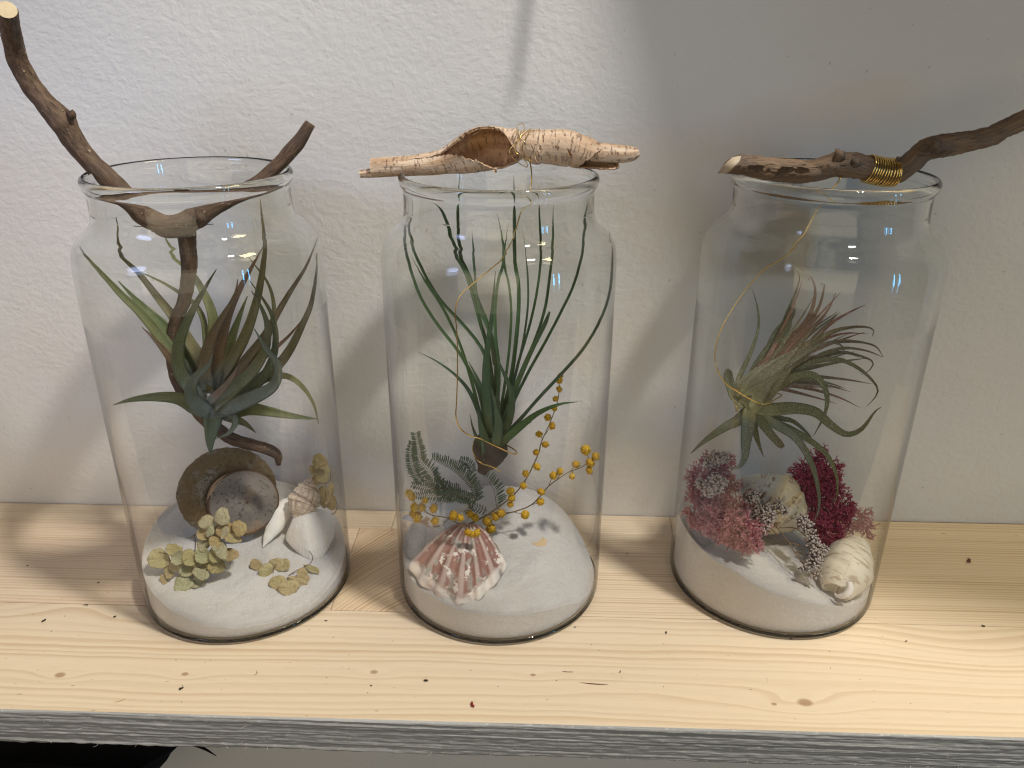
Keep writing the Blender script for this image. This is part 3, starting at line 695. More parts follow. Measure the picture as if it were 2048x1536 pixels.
LM2 = leaf_mat('grassy_leaf', (.14, .17, .09), (.06, .115, .042), (.045, .075, .048), (.12, .175, .06), (.28, .33, .28), .16)
A_, B2, C2 = (.042, .085, .035), (.065, .12, .04), (.05, .075, .055)
MP = [
 ([(186, -145), (184, 0), (187, 110), (193, 200), (226, 350), (292, 540), (400, 720), (500, 850), (590, 1000), (650, 1150), (690, 1360)], 34, .002, .010, A_),
 ([(192, -140), (197, 0), (214, 110), (250, 230), (322, 400), (422, 560), (562, 720), (680, 900), (722, 1150), (715, 1380)], 36, .002, .006, A_),
 ([(232, 268), (300, 400), (402, 560), (480, 720), (542, 880), (602, 1080), (645, 1250), (690, 1420)], 34, -.002, -.004, B2),
 ([(260, 870), (380, 930), (500, 1020), (582, 1120), (640, 1250), (690, 1400)], 40, -.006, -.020, C2, dict(prof='strap')),
 ([(325, -130), (400, 0), (455, 120), (498, 230), (560, 360), (612, 540), (652, 700), (695, 860), (730, 1150)], 40, .004, .020, A_),
 ([(522, -230), (508, -50), (508, 100), (525, 230), (582, 380), (642, 560), (702, 720), (742, 900), (750, 1200)], 38, .006, .026, A_),
 ([(595, 122), (610, 300), (622, 480), (645, 610), (700, 740), (740, 950)], 30, .002, .004, C2),
 ([(740, 355), (730, 500), (712, 700), (692, 850), (682, 1000), (690, 1200), (705, 1400)], 70, -.010, -.014, (.05, .09, .06), dict(prof='strap')),
 ([(752, 30), (782, 170), (790, 290), (755, 420), (737, 600), (742, 800), (762, 1000), (740, 1250)], 36, .0, .004, A_),
 ([(822, 85), (800, 200), (797, 320), (822, 430), (837, 600), (832, 760), (820, 900), (790, 1120), (750, 1350)], 28, .004, .012, B2),
 ([(853, -215), (856, 0), (858, 280), (880, 420), (882, 600), (867, 800), (842, 1000), (800, 1200), (750, 1380)], 42, .006, .014, A_),
 ([(916, 165), (935, 350), (940, 540), (926, 700), (902, 850), (860, 1030), (790, 1300)], 24, .006, .010, C2),
 ([(1006, -150), (1010, 0), (1017, 160), (1010, 350), (980, 560), (940, 740), (892, 900), (852, 1050), (790, 1300)], 28, .008, .018, A_),
 ([(1096, -40), (1096, 60), (1090, 200), (1070, 400), (1042, 600), (982, 800), (902, 980), (840, 1150), (770, 1350)], 32, .002, .006, A_),
 ([(1072, 617), (1032, 720), (962, 860), (880, 1050), (820, 1220), (760, 1380)], 44, -.006, -.012, (.07, .11, .05), dict(blunt=True)),
 ([(1340, -165), (1318, -40), (1282, 120), (1268, 250), (1220, 440), (1132, 640), (1042, 820), (952, 980), (852, 1180), (770, 1370)], 32, -.002, .004, A_),
 ([(1440, 130), (1452, 300), (1440, 500), (1382, 680), (1282, 850), (1152, 1000), (1002, 1160), (862, 1320), (760, 1430)], 34, -.006, -.014, C2),
 ([(1250, 1178), (1130, 1195), (1000, 1250), (882, 1340), (760, 1440)], 62, -.012, -.026, (.07, .13, .04), dict(prof='strap')),
 ([(962, 1305), (880, 1340), (800, 1420), (730, 1480)], 54, -.008, -.016, (.06, .10, .05), dict(prof='strap')),
 ([(585, 1255), (600, 1330), (640, 1430), (690, 1510)], 36, -.010, -.014, (.08, .07, .05), dict(prof='strap')),
 ([(735, 880), (790, 1000), (835, 1110), (835, 1240), (780, 1400)], 66, -.010, -.014, (.07, .10, .06), dict(prof='strap')),
 ([(575, 930), (640, 1060), (690, 1200), (700, 1360), (710, 1460)], 70, -.008, -.004, (.09, .13, .06), dict(prof='strap')),
 ([(712, 1080), (742, 1220), (756, 1320), (740, 1450)], 78, -.014, -.018, (.10, .125, .085), dict(prof='strap')),
 ([(630, 1230), (655, 1340), (680, 1430), (700, 1530)], 92, -.012, -.014, (.09, .12, .08), dict(prof='strap')),
 ([(800, 1260), (790, 1360), (750, 1460), (710, 1540)], 88, -.010, -.006, (.08, .10, .07), dict(prof='strap'))]
mp = plant('air_plant', at(978, 925, 0), 'tall grassy air plant with long thin dark green leaves above the scallop shell', LM2, MP, 3.0725, 750, 420, 0.0, 'thin', random.Random(5), 1.3, .9)
t = NT('dry_stump'); p = t.obj(); ST = t.fin(t.mix(t.noise(p, 200, 3), (.045, .032, .025), (.13, .10, .08)), .8)
mb = MB(); C, Rd = pxpath([(985, 872, -.004, 30), (980, 900, -.004, 34), (974, 920, -.005, 27), (968, 934, -.005, 14), (962, 946, -.006, 9)], 18)
tube(mb, C, Rd, 14, .15, 200); mb.build('dry_base', ST, mp)

LM3 = leaf_mat('scurfy_leaf', (.40, .39, .20), (.155, .155, .085), (.13, .06, .05), (.18, .18, .11), (.58, .55, .48), .42, .2, .65)
Gq, Rq, Bq = (.13, .15, .085), (.30, .06, .06), (.12, .10, .065)
RP = [
 ([(600, 260), (640, 400), (647, 560), (602, 720), (545, 850), (500, 960), (530, 1080)], 34, .004, .008, Gq),
 ([(935, 122), (955, 165), (945, 225), (900, 350), (832, 520), (762, 650), (690, 750), (600, 900), (560, 1060)], 46, .006, .012, Gq),
 ([(845, 440), (880, 420), (916, 422), (900, 480), (850, 560), (780, 680), (690, 810), (590, 980)], 44, .008, .018, Gq),
 ([(695, 720), (760, 600), (830, 530), (880, 520), (870, 570), (800, 660), (700, 780), (590, 960)], 44, .006, .010, Gq),
 ([(1015, 195), (1030, 168), (1050, 200), (1066, 290), (1042, 420), (982, 540), (882, 650), (762, 760), (620, 920), (560, 1060)], 62, .002, .004, (.24, .075, .065)),
 ([(1108, 250), (1112, 216), (1134, 222), (1112, 340), (1072, 440), (965, 590), (820, 760), (640, 950)], 50, .004, .010, (.22, .08, .065)),
 ([(1215, 292), (1172, 400), (1095, 510), (965, 650), (820, 790), (650, 960)], 50, .000, .004, (.26, .06, .06)),
 ([(1110, 480), (1050, 560), (960, 670), (860, 790), (700, 930), (590, 1050)], 66, -.006, -.008, (.15, .11, .075)),
 ([(1430, 385), (1395, 400), (1282, 460), (1165, 540), (1010, 690), (820, 840), (640, 990)], 52, .000, .002, Rq),
 ([(1220, 470), (1120, 570), (1010, 690), (860, 830), (680, 970)], 56, .004, .004, (.30, .06, .07)),
 ([(1478, 632), (1492, 580), (1440, 560), (1380, 555), (1250, 575), (1132, 625), (985, 705), (810, 830), (640, 990)], 62, -.006, -.012, (.17, .11, .06)),
 ([(1455, 612), (1300, 606), (1150, 645), (980, 750), (760, 900)], 34, .002, .002, Rq),
 ([(1560, 782), (1505, 705), (1380, 670), (1235, 668), (1085, 705), (905, 800), (700, 950)], 46, .002, .002, (.16, .10, .065)),
 ([(1558, 785), (1440, 738), (1282, 718), (1122, 760), (982, 840), (830, 930), (660, 1040)], 46, -.006, -.012, Bq),
 ([(1398, 912), (1450, 890), (1488, 835), (1470, 805), (1382, 772), (1262, 748), (1120, 780), (960, 870), (720, 1010)], 40, -.002, -.004, Bq),
 ([(1440, 1145), (1500, 1080), (1522, 1030), (1498, 975), (1402, 880), (1265, 808), (1125, 800), (1002, 842), (850, 935), (660, 1050)], 48, -.008, -.016, (.12, .12, .06)),
 ([(1215, 790), (1275, 725), (1210, 680), (1110, 690), (980, 760), (800, 890), (620, 1040)], 44, -.008, -.022, (.17, .16, .13)),
 ([(1050, 1360), (1132, 1200), (1147, 1060), (1092, 945), (1002, 908), (882, 940), (762, 1010), (640, 1090)], 64, -.010, -.028, (.15, .17, .08)),
 ([(1545, 1150), (1500, 1180), (1400, 1310), (1290, 1347), (1172, 1275), (1062, 1185), (905, 1158), (720, 1170), (590, 1150)], 84, -.008, -.018, (.15, .17, .07)),
 ([(150, 1490), (250, 1400), (400, 1298), (500, 1245), (570, 1170)], 72, -.006, -.020, (.16, .17, .09), dict(twist=(0, 0))),
 ([(440, 1595), (505, 1585), (548, 1515), (556, 1400), (572, 1280), (582, 1160)], 90, -.012, -.026, (.14, .20, .19), dict(twist=(0, 0))),
 ([(685, 1512), (645, 1405), (612, 1285), (590, 1180)], 54, -.004, -.006, (.10, .12, .05)),
 ([(828, 1445), (742, 1350), (662, 1250), (600, 1160)], 66, -.008, -.012, (.12, .14, .06), dict(blunt=True)),
 ([(1090, 1480), (1012, 1352), (902, 1255), (800, 1230), (640, 1170)], 38, .006, .012, (.14, .16, .07)),
 ([(1042, 2012), (1090, 1890), (1082, 1728), (1030, 1545), (930, 1380), (820, 1300), (700, 1230), (600, 1150)], 62, -.006, -.014, (.15, .20, .18)),
 ([(1205, 1860), (1225, 1760), (1218, 1650), (1150, 1500), (1020, 1390), (880, 1310), (740, 1250), (610, 1150)], 54, .000, .000, (.16, .18, .07)),
 ([(418, 872), (430, 960), (470, 1060), (540, 1120)], 80, -.006, -.010, (.16, .18, .09), dict(blunt=True)),
 ([(480, 1190), (500, 1140), (560, 1110)], 70, -.008, -.012, (.22, .22, .10)),
 ([(1010, 560), (930, 660), (830, 770), (680, 920), (570, 1070)], 60, .000, .000, (.26, .07, .07)),
 ([(1085, 560), (1000, 640), (880, 760), (720, 920), (580, 1080)], 56, -.004, -.006, (.20, .11, .08)),
 ([(790, 640), (730, 730), (650, 850), (570, 1000)], 60, .004, .006, (.14, .14, .09)),
 ([(1180, 640), (1060, 700), (920, 790), (760, 920), (600, 1080)], 60, -.008, -.012, (.17, .13, .085)),
 ([(1120, 760), (1000, 790), (870, 870), (720, 980), (590, 1090)], 60, -.008, -.012, (.18, .17, .11)),
 ([(930, 720), (780, 850), (650, 980), (560, 1110)], 190, -.010, -.014, (.24, .22, .16)),
 ([(760, 800), (660, 900), (580, 1000), (540, 1110)], 170, -.004, -.006, (.22, .22, .13)),
 ([(900, 850), (780, 960), (670, 1060), (560, 1140)], 170, -.012, -.016, (.22, .23, .13)),
 ([(600, 1060), (565, 1095), (535, 1130)], 80, -.026, -.030, (.30, .34, .18))]
rq = random.Random(31)
for k in range(20):
    a = rq.uniform(-.25, 1.25); L = rq.uniform(560, 900); x0, y0 = 640+rq.uniform(-40, 60), 950+rq.uniform(-60, 60)
    ex_, ey_ = math.cos(a), -math.sin(a); bend = rq.uniform(-.10, .30)
    pts_ = [(x0+ex_*L*f-ey_*bend*L*f*f*-1*.6, y0+ey_*L*f+abs(bend)*L*f*f*f*.55*(1 if a < .7 else -.1)) for f in (1.0, .8, .6, .4, .2, 0)]
    RP.append((pts_, rq.uniform(26, 42), rq.uniform(-.006, .006), rq.uniform(-.018, .016), [(.26, .075, .07), (.20, .10, .075), (.15, .13, .08), (.17, .16, .10)][k % 4], dict(prof='strap')))
plant('air_plant', at(1493, 810, JAR[2].y), 'small curly grey green air plant with red inner leaves hung from the wire', LM3, RP, 3.658, 1340, 500, JAR[2].y, 'strap', random.Random(9), .95, 1.2)

# ================================================================ SHELLS
def spiral_shell(mb, A, B, prof, turns=4.5, n=90, sides=72, ribs=0, rib_h=.06, spiral_ribs=0, suture=.10, flat=1.0, open_end=False, rotate=0.0, knobs=0.0, wob=0.0):
    """A apex, B far end; prof (t, radius in metres); sutures wind round the spire"""
    ax = (B-A); L = ax.length; ax = ax/L
    e1 = (CAM-A); e1 = (e1-ax*e1.dot(ax)).normalized(); e2 = ax.cross(e1)
    rows = []
    for i in range(n+1):
        t_ = i/n
        for (t0, r0), (t1, r1) in zip(prof, prof[1:]):
            if t0 <= t_ <= t1: q = (t_-t0)/(t1-t0); q = q*q*(3-2*q)*.5+q*.5; r = r0+(r1-r0)*q; break
        row = []
        for j in range(sides):
            th = 2*math.pi*j/sides+rotate
            ph = turns*(math.sqrt(t_)*1.0) + j/sides
            fr = ph-math.floor(ph)
            s_ = 1 - suture*(math.exp(-((fr-0)/.07)**2)+math.exp(-((fr-1)/.07)**2))*(1-t_)**.5*1.4
            k = 1.0
            if ribs: k += rib_h*math.cos(ribs*th)*(1-.4*t_)
            if spiral_ribs: k += .022*math.cos(2*math.pi*spiral_ribs*(t_+.02*j/sides))
            if knobs: k += knobs*max(0, math.cos(ribs*th))*math.exp(-((fr-.25)/.12)**2)
            c = A+ax*(L*t_)
            if wob: k += wob*noise.noise(V((t_*4, math.cos(th)*1.5, math.sin(th)*1.5)))
            p = c+(e1*math.cos(th)*flat+e2*math.sin(th))*max(1e-5, r*s_*k)
            row.append(mb.add(p, (t_, j/sides, fr)))
        rows.append(row)
    if open_end:
        for q, dz in ((.86, -.004), (.75, -.03), (.6, -.10), (.45, -.2)):
            c = A+ax*(L*(1+dz)); rows.append([mb.add(c+(mb.v[v]-B)*q if False else c+((mb.v[v]-(A+ax*L))*q), (1.2, j/sides, 0)) for j, v in enumerate(rows[n])])
    mb.grid(rows, close=True); mb.face(*reversed(rows[0])); mb.face(*rows[-1])
def fan_shell(mb, apex, margin, dome, nr, rib, P0, nrm, n=40, m=150, thick=.0011, skew=0.0, sharp=1.0, scallop=.02, pk=.62):
    """fan with ribs from the apex; margin points in photo pixels lie in the plane P0, nrm"""
    A = atplane(*apex, P0, nrm); Mg = [V(q[:3]) for q in catmull([tuple(atplane(*q, P0, nrm)) for q in margin], m)]
    rows, low = [], []
    for i in range(n+1):
        rho = .02+.98*i/n; row, lw = [], []
        for j in range(m):
            f = j/(m-1); s = 2*f-1
            rc = math.cos(2*math.pi*nr*f); rc = math.copysign(abs(rc)**sharp, rc)
            edge = max(0, 1-abs(s)**4)
            d = dome*(max(0, math.sin(math.pi*min(1, rho**pk)))**.75+.06*(1-rho))*(max(0, 1-s*s))**.5
            h = d + rib*rc*rho**.9*edge
            p = A+(Mg[j]-A)*(rho*(1+scallop*rc*(rho > .9)*edge))+nrm*h
            p += nrm*.0004*noise.noise(p*300)
            row.append(mb.add(p, (rho, f, rc))); lw.append(mb.add(p-nrm*thick, (rho, f, -1)))
        rows.append(row); low.append(lw)
    mb.grid(rows); mb.grid([list(reversed(r)) for r in low]); mb.grid([rows[-1], low[-1]]); mb.grid([rows[0], low[0]])
    mb.grid([[r[0] for r in low], [r[0] for r in rows]]); mb.grid([[r[-1] for r in rows], [r[-1] for r in low]])

def shell_mat(name, fn, rough=.45, spec=.4, bumpk=.3):
    t = NT(name); p = t.obj(); u, v, q = t.sep(t.pv())
    col, h = fn(t, p, u, v, q)
    return t.fin(col, rough, t.bump(h, bumpk, .0005), spec)

# -- left jar: brown snail shell with a flat grey face
def whorl_fn(t, p, u, v, q):
    g = t.noise(p, 420, 4, .7); s = t.noise(t.vec(t.math('MULTIPLY', u, 26.0), t.math('MULTIPLY', v, 160.0), 0.0), 1.0, 3, .65); b = t.noise(p, 55, 3)
    col = t.mix(s, (.13, .082, .035), (.33, .24, .13))
    col = t.mix(t.math('MULTIPLY', t.step(g, .5, .68), .6), col, (.10, .065, .03))
    col = t.mix(t.math('MULTIPLY', t.step(b, .46, .60), .6), col, t.mix(t.step(g, .45, .6), (.42, .40, .36), (.16, .13, .10)))
    return col, t.math('ADD', t.math('MULTIPLY', g, 2.0), t.math('MULTIPLY', s, 3.0))
def face_fn(t, p, u, v, q):
    g = t.noise(p, 520, 3, .7); b = t.noise(p, 90, 3)
    col = t.mix(b, (.12, .105, .09), (.24, .205, .18))
    col = t.mix(t.math('MULTIPLY', t.step(g, .56, .64), .8), col, (.05, .046, .042))
    col = t.mix(t.step(u, .95, .985), col, (.10, .055, .04))
    col = t.mix(t.math('MULTIPLY', t.step(t.noise(p, 45, 2), .52, .68), .5), col, (.36, .22, .10))
    return col, g
snail = thing('snail_shell', onsand(470, 1060, 0), 'large brown snail shell with a flat speckled grey face standing in the left jar', 'shell')
SC = V(at(457, 985, JAR[0].y+.016)); nz = ((CAM-SC).normalized()*.9+V((.18, -.1, .10))).normalized()
ex = nz.cross(V((0, 0, 1))).normalized(); ex = -ex if ex.x < 0 else ex; ey = nz.cross(ex); ey = -ey if ey.z < 0 else ey
m_ = mpp(SC); mb = MB(); rows = []
for i in range(201):
    a = 2*math.pi*i/200; row = []
    # outer rim radius, slightly oval; tube fatter at the upper left, thinning to the right
    ro = m_*(95+3*math.cos(a-1.9)+1.5*noise.noise(V((math.cos(a)*2, math.sin(a)*2, 0))))
    fat = .50+.12*math.cos(a-2.3)
    cen = ex*(m_*14*.0)+ey*0
    for k in range(33):
        b = -math.pi*.55+math.pi*1.75*k/32
        rt = ro*fat*.52
        rr_ = ro-rt+rt*math.cos(b); zz = rt*math.sin(b)*.62
        pos = SC+ex*(rr_*math.cos(a))+ey*(rr_*math.sin(a)*.92)+nz*zz
        pos += nz*(.0009*noise.noise(pos*420))+ex*(.0006*noise.noise(pos*350+V((4, 0, 0))))+ey*(.0006*noise.noise(pos*380+V((0, 7, 0))))
        row.append(mb.add(pos, (a/6.28*6, k/24, 0)))
    rows.append(row)
mb.grid(rows); mb.build('whorl', shell_mat('snail_brown', whorl_fn, .6, .35, 1.0), snail)
mb = MB(); FC = SC+ex*(m_*26)-ey*(m_*28)+nz*(m_*22); rows = []
for i in range(16):
    rho = i/15
    row = []
    for j in range(80):
        a = 2*math.pi*j/80
        rx = m_*(67+5*math.cos(a-2.6)); z = m_*(7*(1-rho**2)-3*math.exp(-((rho-.12)/.08)**2))
        pos = FC+(ex*math.cos(a)*rx+ey*math.sin(a)*rx*.93)*max(rho, .01)+nz*(z+m_*1.2*noise.noise(V((math.cos(a)*rho*4, math.sin(a)*rho*4, 2))))
        row.append(mb.add(pos, (rho, a, 0)))
    rows.append(row)
for sc2, dz in ((1.03, -2.0), (1.05, -12), (1.0, -26)):
    rows.append([mb.add(FC+(mb.v[v]-FC)*sc2+nz*m_*dz, (1.0, 0, 0)) for v in rows[15]])
mb.grid(rows, close=True); mb.face(*rows[0]); mb.build('flat_face', shell_mat('snail_face', face_fn, .75, .2, .6), snail)
mb = MB()   # pale lip along the left of the face
C = [FC+(ex*math.cos(a)*m_*70+ey*math.sin(a)*m_*64)-nz*m_*6 for a in [1.5+1.75*i/30 for i in range(31)]]
tube(mb, C, [m_*(1.5+5.5*math.sin(math.pi*i/30)) for i in range(31)], 10, .1, 200)
t = NT('shell_lip'); p = t.obj(); mb.build('lip', t.fin(t.mix(t.noise(p, 200, 2), (.26, .17, .10), (.38, .27, .17)), .6), snail)

# -- left jar: two white bivalves and a ribbed whelk
def white_fn(t, p, u, v, q):
    b = t.noise(p, 70, 3); gr = t.noise(t.vec(t.math('MULTIPLY', u, 26.0), 0.0, 0.0), 1.0, 2)
    col = t.mix(b, (.70, .66, .61), (.84, .82, .80))
    col = t.mix(t.math('MULTIPLY', t.step(gr, .5, .7), .35), col, (.72, .60, .47))
    col = t.mix(t.math('MULTIPLY', t.step(q, .3, -.8), .12), col, (.60, .52, .45))
    return col, t.math('ADD', gr, t.noise(p, 500, 2))
WHITE = shell_mat('white_shell', white_fn, .5, .35)
P0 = onsand(600, 1110, 0, .001); nq = (V((.28, -.55, .80))).normalized()
mb = MB()
T1 = lambda pts: [(490+x/6.145, 890+y/6.145) for x, y in pts]
fan_shell(mb, T1([(650, 850)])[0], T1([(760, 812), (900, 812), (1040, 840), (1110, 920), (1105, 1080), (1040, 1250), (950, 1370), (830, 1425), (760, 1400), (640, 1310), (540, 1210), (500, 1130), (540, 1010), (590, 930)]), .0150, 34, .00013, P0, nq, scallop=.004)
o = mb.build('clam_shell', WHITE, loc=onsand(620, 1085, 0)); tag(o, 'broad white ribbed clam shell lying in front of the ribbed whelk', 'shell')
A = at(490+545/6.145, 890+655/6.145, onsand(545, 1075, 0).y+.016); B = onsand(490+220/6.145, 890+1255/6.145, 0, .001); m_ = mpp(A)/6.145; mb = MB()
spiral_shell(mb, A, B, [(0, 22*m_), (.06, 70*m_), (.18, 106*m_), (.34, 122*m_), (.55, 110*m_), (.8, 62*m_), (1, 7*m_)], turns=1, suture=0, flat=.72, wob=.07)
o = mb.build('mussel_shell', WHITE, loc=onsand(540, 1085, 0)); tag(o, 'narrow pointed white shell between the brown snail shell and the white clam', 'shell')
def whelk_fn(t, p, u, v, q):
    b = t.noise(p, 130, 3); band = t.noise(t.vec(t.math('MULTIPLY', u, 34.0), 0.0, 0.0), 1.0, 2)
    col = t.mix(b, (.48, .38, .28), (.66, .57, .48))
    col = t.mix(t.math('MULTIPLY', t.step(band, .45, .65), .6), col, (.26, .16, .09))
    col = t.mix(t.math('MULTIPLY', t.step(t.noise(p, 420, 2), .58, .66), .5), col, (.14, .09, .06))
    return col, t.math('ADD', t.math('MULTIPLY', band, .8), b)
A = at(490+835/6.145, 890+385/6.145, JAR[0].y+.028); B = at(490+650/6.145, 890+900/6.145, JAR[0].y+.010); m_ = mpp(A)
mb = MB(); spiral_shell(mb, A, B, [(0, .0004), (.12, 11*m_), (.26, 19*m_), (.45, 27*m_), (.62, 30*m_), (.8, 24*m_), (1, 10*m_)], turns=4.0, ribs=15, rib_h=.075, spiral_ribs=8, suture=.22, knobs=.10)
o = mb.build('whelk_shell', shell_mat('whelk_ribbed', whelk_fn, .6, .3, .5), loc=B); tag(o, 'small brown and white ribbed whelk shell behind the white clam', 'shell')

# -- middle jar: scallop and a pale conch
def scallop_fn(t, p, u, v, q):
    b = t.noise(p, 95, 4, .65); b2 = t.noise(p, 150, 3, .6); ring = t.noise(t.vec(t.math('MULTIPLY', u, 9.0), t.math('MULTIPLY', v, 5.0), 0.0), 1.0, 3)
    col = t.mix(b, (.19, .082, .066), (.39, .215, .175))
    white = t.math('MAXIMUM', t.step(t.math('ADD', u, t.math('MULTIPLY', t.math('SUBTRACT', ring, .5), .7)), .82, 1.04), t.step(b2, .56, .63))
    white = t.math('MAXIMUM', white, t.math('MULTIPLY', t.step(q, .3, .95), .38))
    col = t.mix(t.math('MULTIPLY', white, .88), col, (.80, .74, .67))
    groove = t.step(q, -.45, -.95)
    gm = t.math('MULTIPLY', groove, t.step(t.noise(p, 95, 2), .50, .60))
    col = t.mix(t.math('MULTIPLY', gm, .9), col, t.mix(t.noise(p, 900, 2), (.17, .14, .11), (.42, .38, .34)))
    grey = t.math('MULTIPLY', t.step(t.noise(t.vec(t.math('MULTIPLY', u, 5.0), t.math('MULTIPLY', v, 13.0), 4.4), 1.0, 2), .58, .63), t.step(u, .25, .4))
    col = t.mix(t.math('MULTIPLY', grey, .85), col, t.mix(t.noise(p, 800, 2), (.22, .21, .18), (.47, .45, .40)))
    return col, t.math('ADD', t.noise(p, 600, 3, .7), t.math('MULTIPLY', ring, 1.5))
T3 = lambda pts: [(780+x/5.907, 980+y/5.907) for x, y in pts]
P0 = onsand(905, 1190, 1, .0008); nq = V((.02, -.30, .95)).normalized(); mb = MB()
fan_shell(mb, T3([(935, 425)])[0], T3([(800, 480), (560, 620), (330, 790), (232, 885), (270, 985), (370, 1110), (500, 1215), (640, 1300), (800, 1352), (930, 1350), (1040, 1300), (1140, 1210), (1240, 1110), (1330, 1000), (1372, 890), (1340, 790), (1250, 660), (1150, 540), (1050, 455)]), .0125, 11.5, .0014, P0, nq, m=260, n=60, sharp=.8, scallop=.022, pk=.8)
o = mb.build('scallop_shell', shell_mat('scallop', scallop_fn, .6, .3, .5), loc=onsand(900, 1150, 1)); tag(o, 'pink and white ribbed scallop shell lying on the sand of the middle jar', 'shell')
def conch_fn(t, p, u, v, q):
    b = t.noise(p, 60, 4, .6)
    col = t.mix(b, (.62, .58, .56), (.80, .77, .75))
    col = t.mix(t.step(t.noise(p, 75, 3, .6), .55, .64), col, (.42, .30, .22))
    col = t.mix(t.math('MULTIPLY', t.step(u, .22, .02), .6), col, (.36, .36, .46))
    return col, t.noise(p, 260, 3)
A = at(*T3([(150, 335)])[0], -.012); B = at(*T3([(950, 185)])[0], .020); m_ = mpp(A); mb = MB()
spiral_shell(mb, A, B, [(0, .0005), (.08, 7*m_), (.2, 15*m_), (.36, 27*m_), (.5, 28*m_), (.68, 19*m_), (.85, 9*m_), (1, 4*m_)], turns=4.4, ribs=11, rib_h=.02, suture=.18, knobs=.14, spiral_ribs=14)
o = mb.build('conch_shell', shell_mat('conch', conch_fn, .4, .45), loc=onsand(850, 1060, 1)); tag(o, 'pale bluish conch shell half hidden behind the pink scallop', 'shell')

# -- right jar: spotted sea snail and a cream cone
def spotted_fn(t, p, u, v, q):
    b = t.noise(p, 45, 3)
    col = t.mix(b, (.52, .42, .25), (.70, .61, .44))
    col = t.mix(t.step(u, .50, .36), col, (.43, .45, .46))
    s = t.noise(p, 120, 3, .6); band = t.noise(t.vec(t.math('MULTIPLY', u, 17.0), 0.0, 0.0), 1.0, 1)
    sp = t.math('MULTIPLY', t.step(s, .53, .60), t.step(band, .42, .58))
    col = t.mix(t.math('MULTIPLY', sp, .85), col, (.15, .06, .02))
    ln = t.noise(t.vec(t.math('MULTIPLY', u, 12.0), t.math('MULTIPLY', v, 55.0), 0.0), 1.0, 2)
    col = t.mix(t.math('MULTIPLY', t.step(ln, .5, .7), .28), col, (.80, .78, .74))
    return col, t.math('ADD', t.noise(p, 240, 3), ln)
A = at(1478, 957, .030); B = at(1606, 1046, .012); m_ = mpp(A); mb = MB()
spiral_shell(mb, A, B, [(0, .001), (.06, 15*m_), (.16, 29*m_), (.30, 46*m_), (.50, 63*m_), (.72, 58*m_), (.9, 34*m_), (1, 14*m_)], turns=2.6, suture=.15)
o = mb.build('spotted_shell', shell_mat('spotted_snail', spotted_fn, .4, .45), loc=onsand(1560, 1060, 2)); tag(o, 'big rounded shell with brown spots between the two moss heaps', 'shell')
def cone_fn(t, p, u, v, q):
    b = t.noise(p, 60, 4, .6); ln = t.noise(t.vec(t.math('MULTIPLY', u, 20.0), t.math('MULTIPLY', v, 7.0), 0.0), 1.0, 3, .6)
    col = t.mix(b, (.60, .53, .42), (.74, .70, .61))
    col = t.mix(t.math('MULTIPLY', t.step(ln, .52, .62), .65), col, (.33, .23, .15))
    col = t.mix(t.math('MULTIPLY', t.step(t.noise(p, 48, 2), .56, .66), .45), col, (.62, .45, .26))
    return col, t.math('ADD', t.noise(p, 280, 3), ln)
T6 = lambda x, y: (1600+x/8.533, 1040+y/8.533)
CONE = shell_mat('cone_cream', cone_fn, .5, .4)
cone = thing('cone_shell', onsand(1690, 1160, 2), 'cream cone shell with a curled open end lying in the front of the right jar', 'shell')
A = at(*T6(1010, 330), JAR[2].y-.012); B = at(*T6(600, 1235), JAR[2].y-.046); m_ = mpp(B); mb = MB()
spiral_shell(mb, A, B, [(0, 4*m_), (.04, 17*m_), (.10, 27*m_), (.35, 46*m_), (.55, 53*m_), (.75, 47*m_), (.9, 36*m_), (1, 27*m_)], turns=2.3, suture=.05, open_end=True, wob=.06)
mb.build('body', CONE, cone)
t = NT('pale_lip'); PL = t.fin((.76, .72, .70), .4, None, .45)
mb = MB(); C, Rd = pxpath([(840, 1060, JAR[2].y-.052, 46), (850, 1180, JAR[2].y-.054, 62), (790, 1270, JAR[2].y-.055, 62), (700, 1300, JAR[2].y-.054, 44), (620, 1290, JAR[2].y-.052, 22), (600, 1250, JAR[2].y-.05, 12)], 40, 8.533, 1600, 1040)
tube(mb, C, Rd, 14, .08, 150); mb.build('curled_lip', PL, cone)

